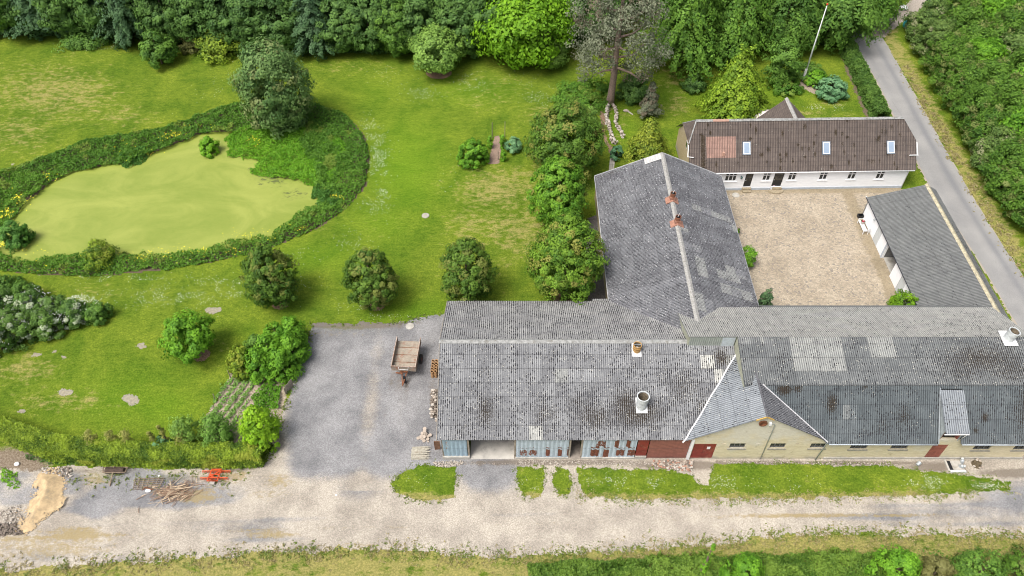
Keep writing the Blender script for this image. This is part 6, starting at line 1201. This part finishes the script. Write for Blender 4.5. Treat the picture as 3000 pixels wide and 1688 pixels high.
mb.build('rollers', flat('dark ribbed rings', (.10, .07, .055), .85, 0, .3, 5), r)
MB().bar(L3(Z3(385, 95, .45)), L3(Z3(310, 445, .08)), .08).build('drawbar', M_oldi, r)
a, b, c, d = Z3(735, 515), Z3(1195, 500), Z3(770, 335), Z3(1270, 318); o0 = Z3(990, 420); r = root('spike_harrow', 'flat rusty spike harrow lying among weeds, left of the branch heap', 'harrow', o0)
mb = MB(); P4 = [Vector(L3(q_)) for q_ in (a, b, c, d)]
for t in (0, .2, .4, .6, .8, 1): p_, q_ = P4[0].lerp(P4[2], t), P4[1].lerp(P4[3], t); mb.bar(p_+Vector((0, 0, .15)), q_+Vector((0, 0, .15)), .05)
for t in (0, .17, .33, .5, .67, .83, 1): p_, q_ = P4[0].lerp(P4[1], t), P4[2].lerp(P4[3], t); mb.bar(p_+Vector((0, 0, .2)), q_+Vector((0, 0, .2)), .045)
mb.build('frame', M_oldi, r); mb = MB()
for i in range(7):
    for j in range(6): p_ = P4[0].lerp(P4[1], i/6).lerp(P4[2].lerp(P4[3], i/6), j/5); mb.bar(p_, p_+Vector((0, 0, .17)), .025)
mb.build('tines', M_oldi, r)
MB().bar(L3(Z3(880, 520, .25)), L3(Z3(930, 465, .3)), .06).bar(L3(Z3(930, 465, .3)), L3(Z3(1060, 510, .25)), .06).build('hitch', M_rust, r)
for (x, y, rr_, lb) in ((985, 535, .19, 'white boulder at the edge of the spike harrow'), (1180, 270, .09, 'small white stone above the spike harrow')):
    p_ = Z3(x, y); r = root('white_stone', lb, 'stone', p_); MB().blob((0, 0, rr_*.5), (rr_*1.3, rr_*.8, rr_*.7), x, 9, 7, .08).build('stone', M_wpaint, r)
p_ = S(51, 1360); 
for (x, y, rr_, lb) in ((51, 1361, .2, 'pale boulder by the nettles at the left edge'), (2644, 29, .6, 'white boulder beside the asphalt road at the top'), (985, 1451, .09, 'small white stone on the lane below the grey yard')):
    p_ = S(x, y); r = root('white_stone', lb, 'stone', p_); MB().blob((0, 0, rr_*.5), (rr_*1.1, rr_*.9, rr_*.7), x, 9, 7, .12).build('stone', M_wpaint, r)
p_ = Z3(1440, 560); rg = random.Random(3); mb = MB(); mb2 = MB()
for k in range(230):
    a = rg.gauss(.5, .65); x, y = rg.gauss(0, .85), rg.gauss(0, .42); x += y*.5; L_ = rg.uniform(.3, 1.3); z = max(.03, .45*math.exp(-(x*x+y*y*3))*rg.random()+.03)
    q1 = Vector((x-math.cos(a)*L_/2, y-math.sin(a)*L_/2, z+rg.uniform(-.0, .12))); q2 = Vector((x+math.cos(a)*L_/2, y+math.sin(a)*L_/2, z+rg.uniform(0, .15)))
    (mb if k % 3 else mb2).tube([q1, (q1+q2)/2+Vector((rg.uniform(-.06, .06), rg.uniform(-.06, .06), .03)), q2], [rg.uniform(.012, .03)]*2+[.008], 5)
for pts in ([(1130, 580), (1190, 560)], [(1260, 660), (1380, 555), (1530, 515)], [(1380, 480), (1560, 490), (1760, 455)], [(1365, 350), (1385, 440), (1350, 560)], [(1230, 690), (1330, 640), (1370, 715)], [(1410, 460), (1560, 440), (1640, 410)]):
    mb2.tube([Vector(Z3(x, y, .4))-Vector(p_) for x, y in pts], .035, 6)
r = root('branch_heap', 'heap of dry cut branches on the hard standing left of the orange frame', 'branch heap', p_); mb.build('branches', flat('brown twigs', (.26, .17, .115), .9, 0, .3, 6), r); mb2.build('pale_branches', flat('pale dry branches', (.52, .41, .29), .9, 0, .2, 6), r)
# orange weeder frame
M_or = flat('orange paint', (.62, .085, .02), .55, 0, .12, 5, 0, (.40, .06, .02)); o0 = Z3(2140, 270); r = root('orange_cultivator', 'bright orange iron cultivator frame on the hard standing below the hedge', 'cultivator', o0)
Lz = lambda x, y, z=.3: tuple(np.array(Z3(x, y, z))-np.array((o0[0], o0[1], 0)))
mb = MB()
for p1, p2 in (((2100, 152), (2275, 152)), ((2010, 352), (2205, 352)), ((2105, 152), (2015, 352)), ((2268, 152), (2195, 350)), ((2075, 240), (2240, 240)), ((2060, 280), (2220, 300)), ((2075, 285), (2265, 165)), ((2040, 300), (2110, 240))): mb.bar(Lz(*p1), Lz(*p2), .075)
mb.build('frame', M_or, r)
for y_, xa, xb in ((180, 1930, 2425), (300, 1898, 2380)):
    mb = MB().bar(Lz(xa, y_, .26), Lz(xb, y_, .26), .06)
    for k in range(19): q_ = Vector(Lz(xa+(xb-xa)*k/18, y_, .26)); mb.bar(q_, q_+Vector((0, -.05, -.24)), .03)
    mb.build('tine_bar', M_or, r)
mb = MB().bar(Lz(2110, 345, .3), Lz(2070, 330, .95), .08).bar(Lz(2045, 350, .3), Lz(2070, 330, .95), .06).bar(Lz(2180, 350, .3), Lz(2070, 330, .95), .06); mb.build('hitch_mast', M_or, r)
MB().box(-.22, .22, -.2, .2, 0, .25, .1).build('block', M_conc, root('concrete_block', 'pale concrete block under the front of the orange frame', 'block', Z3(2120, 400)))
# well covers
for x, y, rr_, lb, mt in ((1070, 543, .42, 'round pale concrete cover lying in the lawn', flat('pale cover', (.34, .32, .27), .9, 0, .15, 5)), (1031, 821, .42, 'round mossy concrete cover at the edge of the gravel yard', M_conc)):
    r = root('well_cover', lb, 'cover', D(x, y)); MB().lathe([(rr_, 0), (rr_, .07), (rr_*.9, .1), (0, .1)], (0, 0, 0), 28).build('lid', mt, r); MB().lathe([(.07, .101), (.07, .12), (0, .12)], (0, 0, 0), 10).build('knob', mt, r)
r = root('drain_cover', 'oval metal drain lid in the courtyard corner by the left door', 'cover', S(2156, 572)); MB().lathe([(.42, .02), (.42, .035), (.38, .035), (.38, .03), (0, .03)], (0, 0, 0), 26).build('lid', M_conc, r)
# posts and boards
M_post = flat('old grey post', (.20, .165, .13), .95, 0, .3, 6)
for bx_, by_, h, lb in ((1442, 405, 2.3, 'left tall pole of the bark path arch'), (1479, 402, 2.3, 'right tall pole of the bark path arch'), (1429, 470, 1.3, 'short post at the lower left of the bark path'), (1459, 468, 1.2, 'short post at the lower right of the bark path'), (631, 1172, .9, 'thin post on the lawn side of the vegetable plot'), (676, 1108, 1.2, 'thick post at the upper left corner of the vegetable plot')):
    r = root('garden_post', lb, 'post', S(bx_, by_)); MB().tube([(0, 0, -.1), (.02, 0, h*.5), (.04, .02, h)], [.05, .045, .04], 7).build('shaft', M_post, r); MB().lathe([(.05, h), (.0, h+.05)], (.04, .02, 0), 7).build('tip', M_post, r)
p_ = S(838, 1158); r = root('board_panel', 'grey plank panel standing at the corner of the vegetable plot by the gravel', 'panel', p_, rz=1.15)
for k in range(5): MB().box(k*.24, k*.24+.22, 0, .03, 0, 1.0+.05*(k % 2)).build('plank', M_timb, r)
MB().box(0, 1.18, .033, .07, .7, .78).build('rail', M_timb, r)
# flagpole
fp = root('flagpole', 'tall white flagpole with a red knob in the garden behind the farmhouse', 'flagpole', S(2351, 239))
FH = 10.9; MB().tube([(0, 0, 1.6), (0, 0, 6), (0, 0, FH)], [.085, .07, .04], 10).build('pole', M_wpaint, fp, True); MB().box(-.12, .12, -.12, .12, 0, 1.9).build('foot_post', flat('grey white post', (.55, .55, .54), .8), fp); MB().lathe([(0, FH), (.10, FH+.05), (.13, FH+.15), (.08, FH+.26), (0, FH+.3)], (0, 0, 0), 12).build('knob', flat('red knob', (.6, .04, .02), .4), fp, True)
MB().tube([(.14, 0, 1.2), (.1, 0, 6), (.07, 0, FH)], .012, 4).build('halyard', M_wpaint, fp)
# parasol
X, Y, _ = S(2243, 337, 2.3); r = root('parasol', 'pale pink garden parasol behind the farmhouse roof', 'parasol', (X, Y, 0)); MB().tube([(0, 0, 0), (0, 0, 2.5)], .03, 8).build('pole', M_wpaint, r); n = 6
mb = MB(); mb.lathe([(0, 2.75), (1.55, 2.15), (1.55, 2.11), (0, 2.70)], (0, 0, 0), n); mb.build('canopy', flat('pale pink canvas', (.72, .62, .62), .9, 0, .03), r)
# teal tank
r = root('water_tank', 'teal plastic tank beside the road at the top', 'tank', S(2657, 80)); MB().lathe([(0, 0), (.6, 0), (.72, .3), (.72, .6), (.55, .95), (.2, 1.1), (0, 1.1)], (0, 0, 0), 22).build('body', flat('teal plastic', (.02, .32, .34), .4, 0, .1), r, True); MB().lathe([(.2, 1.09), (.2, 1.16), (0, 1.16)], (0, 0, 0), 14).build('lid', flat('teal plastic lid', (.02, .22, .25), .4), r)
# rockery walls
def z6(x, y, z=0): return S(1680+x/6.036, 280+y/6.036, z)
for lb, pts, h in (('curved dry-stone wall on the left of the rockery, from the pine to the paved path', [(600, 225), (590, 330), (580, 420), (600, 520), (630, 600), (660, 690), (675, 790), (720, 870), (790, 870)], .7), ('curved dry-stone wall on the right of the rockery strip', [(700, 205), (735, 250), (745, 320), (760, 400), (745, 500), (770, 580), (820, 640), (850, 720), (890, 765)], .5)):
    W = [Vector(z6(x, y)) for x, y in pts]; o0 = W[0].copy(); r = root('dry_stone_wall', lb, 'wall', o0); rg = random.Random(len(pts)+int(h*10)); mbs = [MB(), MB()]
    for p1, p2 in zip(W[:-1], W[1:]):
        n = max(2, int((p2-p1).length/.2))
        for k in range(n):
            p_ = p1.lerp(p2, k/n)-o0
            for lz in range(3): rr_ = rg.uniform(.12, .22); mbs[rg.random() < .45].blob((p_.x+rg.uniform(-.14, .14), p_.y+rg.uniform(-.12, .12), .1+lz*h*.38), (rr_, rr_*.8, rr_*.6), rg.random(), 7, 5, .2)
    mbs[0].build('stones', M_r1, r); mbs[1].build('pale_stones', M_r2, r)
sheet('rockery_soil', np.array([z6(x, y)[:2] for x, y in ((600, 190), (720, 190), (800, 260), (1000, 300), (960, 640), (900, 760), (800, 880), (700, 900), (640, 820), (560, 600), (540, 400))]), .12, .016, M_grass, .15, 1, lambda X, Y: {'dry': .35+0*X, 'lush': .5+0*X, 'soil': .25+0*X}, soft=.2)
r = root('edging_plank', 'pale plank and stone edging at the back of the rockery', 'edging', z6(960, 290)); mb = MB(); mb.bar((0, 0, .1), tuple(np.array(z6(1050, 350))-np.array(z6(960, 290))+np.array((0, 0, .1))), .12, .1); mb.build('plank', M_r2, r); MB().blob((-.2, .1, .12), (.4, .25, .15), 3, 8, 6).build('stone', M_slab, r)
PP = np.array([S(x, y)[:2] for x, y in ((1788, 456), (1803, 456), (1797, 512), (1782, 514))]); mb = MB()
m, nt, N, L, b = newmat('paving'); q = NB(nt); P = q.pos(); br = N.new('ShaderNodeTexBrick'); L.new(P, br.inputs[0]); br.inputs['Scale'].default_value = 1; br.inputs['Brick Width'].default_value = .5; br.inputs['Row Height'].default_value = .5; br.offset = 0; br.inputs['Mortar Size'].default_value = .02
br.inputs[1].default_value = (.52, .49, .42, 1); br.inputs[2].default_value = (.45, .42, .36, 1); br.inputs[3].default_value = (.2, .18, .14, 1); L.new(br.outputs[0], b.inputs[0]); b.inputs['Roughness'].default_value = .9
mb.prism([tuple(p) for p in PP], 'z', -.02, .05); tag(mb.build('paved_path', m, None), kind='structure')
r = root('plant_pot', 'dark grey round pot at the end of the paved path', 'pot', S(1796, 455)); MB().lathe([(0, 0), (.34, 0), (.44, .38), (.46, .42), (.34, .42), (.26, .30), (0, .28)], (0, 0, 0), 20).build('pot', flat('dark grey pot', (.09, .09, .10), .7), r); MB().lathe([(.3, .31), (0, .33)], (0, 0, 0), 14).build('soil', M_black, r)
# courtyard bench with flower pot, crate
b0, b1 = S(2517, 654), S(2535, 687); bl = abs(b0[1]-b1[1]); r = root('garden_bench', 'white slatted bench against the white outbuilding wall', 'bench', (38.55, (b0[1]+b1[1])/2, 0)); hl = bl/2
for k in range(4): MB().box(-.36+.12*k, -.27+.12*k, -hl, hl, .42, .45).build('seat_slat', M_wpaint, r)
for k in range(3): MB().box(.17, .20, -hl, hl, .55+.14*k, .64+.14*k).build('back_slat', M_wpaint, r)
for s_ in (-1, 1):
    for xx in (-.34, .20): MB().box(xx-.03, xx+.03, s_*hl-.03, s_*hl+.03, 0, .62 if xx < 0 else .98).build('leg', M_wpaint, r)
    MB().box(-.40, .22, s_*hl-.035, s_*hl+.035, .625, .665).build('armrest', M_wpaint, r)
r = root('flower_pot', 'pot of red flowers standing on the white bench', 'flower pot', (38.45, (b0[1]+b1[1])/2+.35, .455)); MB().lathe([(0, 0), (.14, 0), (.19, .24), (.16, .24), (0, .2)], (0, 0, 0), 16).build('pot', M_conc, r)
mb = MB(); rg = random.Random(2); [mb.blob((rg.uniform(-.13, .13), rg.uniform(-.13, .13), .33+rg.uniform(-.03, .05)), .05, k, 6, 4) for k in range(16)]; mb.build('flowers', flat('red petals', (.42, .02, .06), .7, 0, .3, 20), r)
mb = MB(); [mb.blob((rg.uniform(-.2, .2), rg.uniform(-.15, .25), .27+rg.uniform(-.03, .04)), .06, k, 6, 4) for k in range(14)]; mb.build('leaves', flat('pot leaves', (.06, .14, .05), .7, 0, .3, 20), r)
r = root('black_crate', 'black crate on the cobbles at the north end of the bench', 'crate', S(2519, 637)); mb = MB(); wall_grid(mb, 'x', -.3, .3, 0, .38, -.22, -.18, []); wall_grid(mb, 'x', -.3, .3, 0, .38, .18, .22, []); mb.box(-.3, -.26, -.178, .178, 0, .38); mb.box(.26, .3, -.178, .178, 0, .38); mb.build('sides', M_black, r); MB().box(-.255, .255, -.175, .175, .02, .05).build('bottom', M_black, r)
# chair with cushions at the door
p_ = S(2265, 556); r = root('garden_chair', 'small chair with pink seat cushion and flowered back cushion beside the right black door', 'chair', (p_[0], p_[1]+.35, 0), rz=.15)
for sx in (-.24, .24):
    for sy in (-.22, .22): MB().box(sx-.02, sx+.02, sy-.02, sy+.02, .0, .45 if sy < 0 else .95).build('leg', M_wpaint, r)
MB().box(-.26, .26, -.25, .25, .42, .45).build('seat', M_wpaint, r); MB().blob((0, -.02, .5), (.25, .24, .07), 1, 12, 8, .03).build('seat_cushion', flat('pink cushion', (.62, .40, .47), .9, 0, .12, 9), r, True); MB().blob((0, .14, .78), (.26, .10, .24), 2, 12, 8, .03).build('back_cushion', flat('flowered cushion', (.62, .62, .56), .9, 0, .15, 12, 0, (.20, .22, .22)), r, True)
# by the brick wall: churns on a concrete pit, tipped bucket, stump
def z5(x, y, z=0): return S(2620+x/4.997, 1110+y/4.997, z)
o0 = z5(900, 1280); r = root('concrete_pit', 'square concrete pit frame in the ground by the brick barn wall', 'pit', o0)
MB().box(-.85, -.7, -.5, .55, 0, .16).build('kerb', M_conc, r); MB().box(.62, .77, -.5, .55, 0, .14).build('kerb', M_timb, r); MB().box(-.7, .62, -.62, -.42, 0, .13).build('kerb', M_fib, r); MB().box(-.7, -.35, -.42, .5, -.05, .025).build('hole', M_black, r); MB().box(-.34, .62, -.42, .5, .0, .06).build('slab', M_conc, r)  # the hole is a solid black block, its darkness put in as colour
for x, y, z_, tilt, lb in ((955, 1265, .07, .5, 'pale metal churn lying on the pit slab'), (985, 1215, .07, -.3, 'pale metal churn standing against the wall behind the pit')):
    p_ = z5(x, y+20); r = root('milk_churn', lb, 'churn', (p_[0], min(p_[1], 32.7), z_)); m_ = MB(); m_.M = Matrix.Rotation(tilt, 4, 'X')@Matrix.Rotation(tilt*.6, 4, 'Y'); m_.lathe([(0, 0), (.15, 0), (.16, .3), (.09, .40), (.10, .46), (0, .46)], (0, 0, 0), 16); m_.build('body', M_steel, r); m2_ = MB(); m2_.M = m_.M; m2_.lathe([(.115, .461), (.115, .5), (0, .51)], (0, 0, 0), 14); m2_.build('lid', M_fib, r)
p_ = z5(320, 1275); r = root('tipped_bucket', 'grey zinc bucket tipped over on the dark soil by the red plank door', 'bucket', p_, rz=.6); m_ = MB(); m_.M = Matrix.Translation((0, 0, .17))@Matrix.Rotation(1.35, 4, 'Y'); m_.lathe([(0, 0), (.13, 0), (.18, .34), (.16, .34), (.11, .03), (0, .03)], (0, 0, 0), 16); m_.build('bucket', M_steel, r); MB().tube([(.3, -.17, .1), (.38, -.1, .02), (.38, .1, .02), (.3, .17, .1)], .012, 5).build('handle', M_steel, r)
p_ = z5(1200, 1255); r = root('tree_stump', 'mossy stump ringed with stones by the brick wall, right of the pit', 'stump', p_); MB().lathe([(0, 0), (.42, 0), (.34, .12), (.30, .38), (.26, .42), (0, .40)], (0, 0, 0), 13).build('stump', flat('mossy bark', (.11, .085, .05), .95, 0, .4, 6, .5), r)
for k, (x, y) in enumerate(((.18, .12), (.3, -.05), (.36, -.3), (-.05, .2), (.05, .3), (-.3, -.2), (.1, -.3))): MB().blob((x, y, .4 if k in (0, 3, 4) else .1), (.11, .09, .07), k, 8, 6).build('stone', M_r2 if k % 2 else M_slab, r)
for k, (x, y) in enumerate(((870, 350), (1010, 378), (1215, 395), (740, 362))): pass
# tall dry seed heads behind the clipped hedge
for k, (x, y, lb) in enumerate(((250, 1118, 'dry yellow dock stems behind the hedge, leftmost clump'), (300, 1120, 'dry yellow dock stems behind the hedge, second clump from left'), (338, 1118, 'dry yellow dock stems behind the hedge, beside the rhubarb'), (400, 1120, 'leaning yellow flower stalk behind the hedge above the big leaves'), (432, 1116, 'tall pale flower stalk behind the hedge'), (470, 1124, 'dry dock clump behind the hedge, rightmost'))):
    tree('dock_plant', lb, 'plant', (x, y+10), y-38-(14 if k == 4 else 0), 16 if k in (3, 4) else 34, leafmat('seed heads', (.20, .22, .05), (.36, .36, .10)) if k == 0 else bpy.data.materials['seed heads'], 'column', group='dock and rhubarb stalks behind the hedge', seed=170+k, leaf=.06, clumps=26, per=22, puff=.45, z0f=.3)
tree('rhubarb_plant', 'big-leaved rhubarb clump behind the hedge', 'plant', (415, 1136), 1104, 50, L_blue, 'dome', seed=180, leaf=.14, clumps=30, per=18, puff=.3, z0f=0)
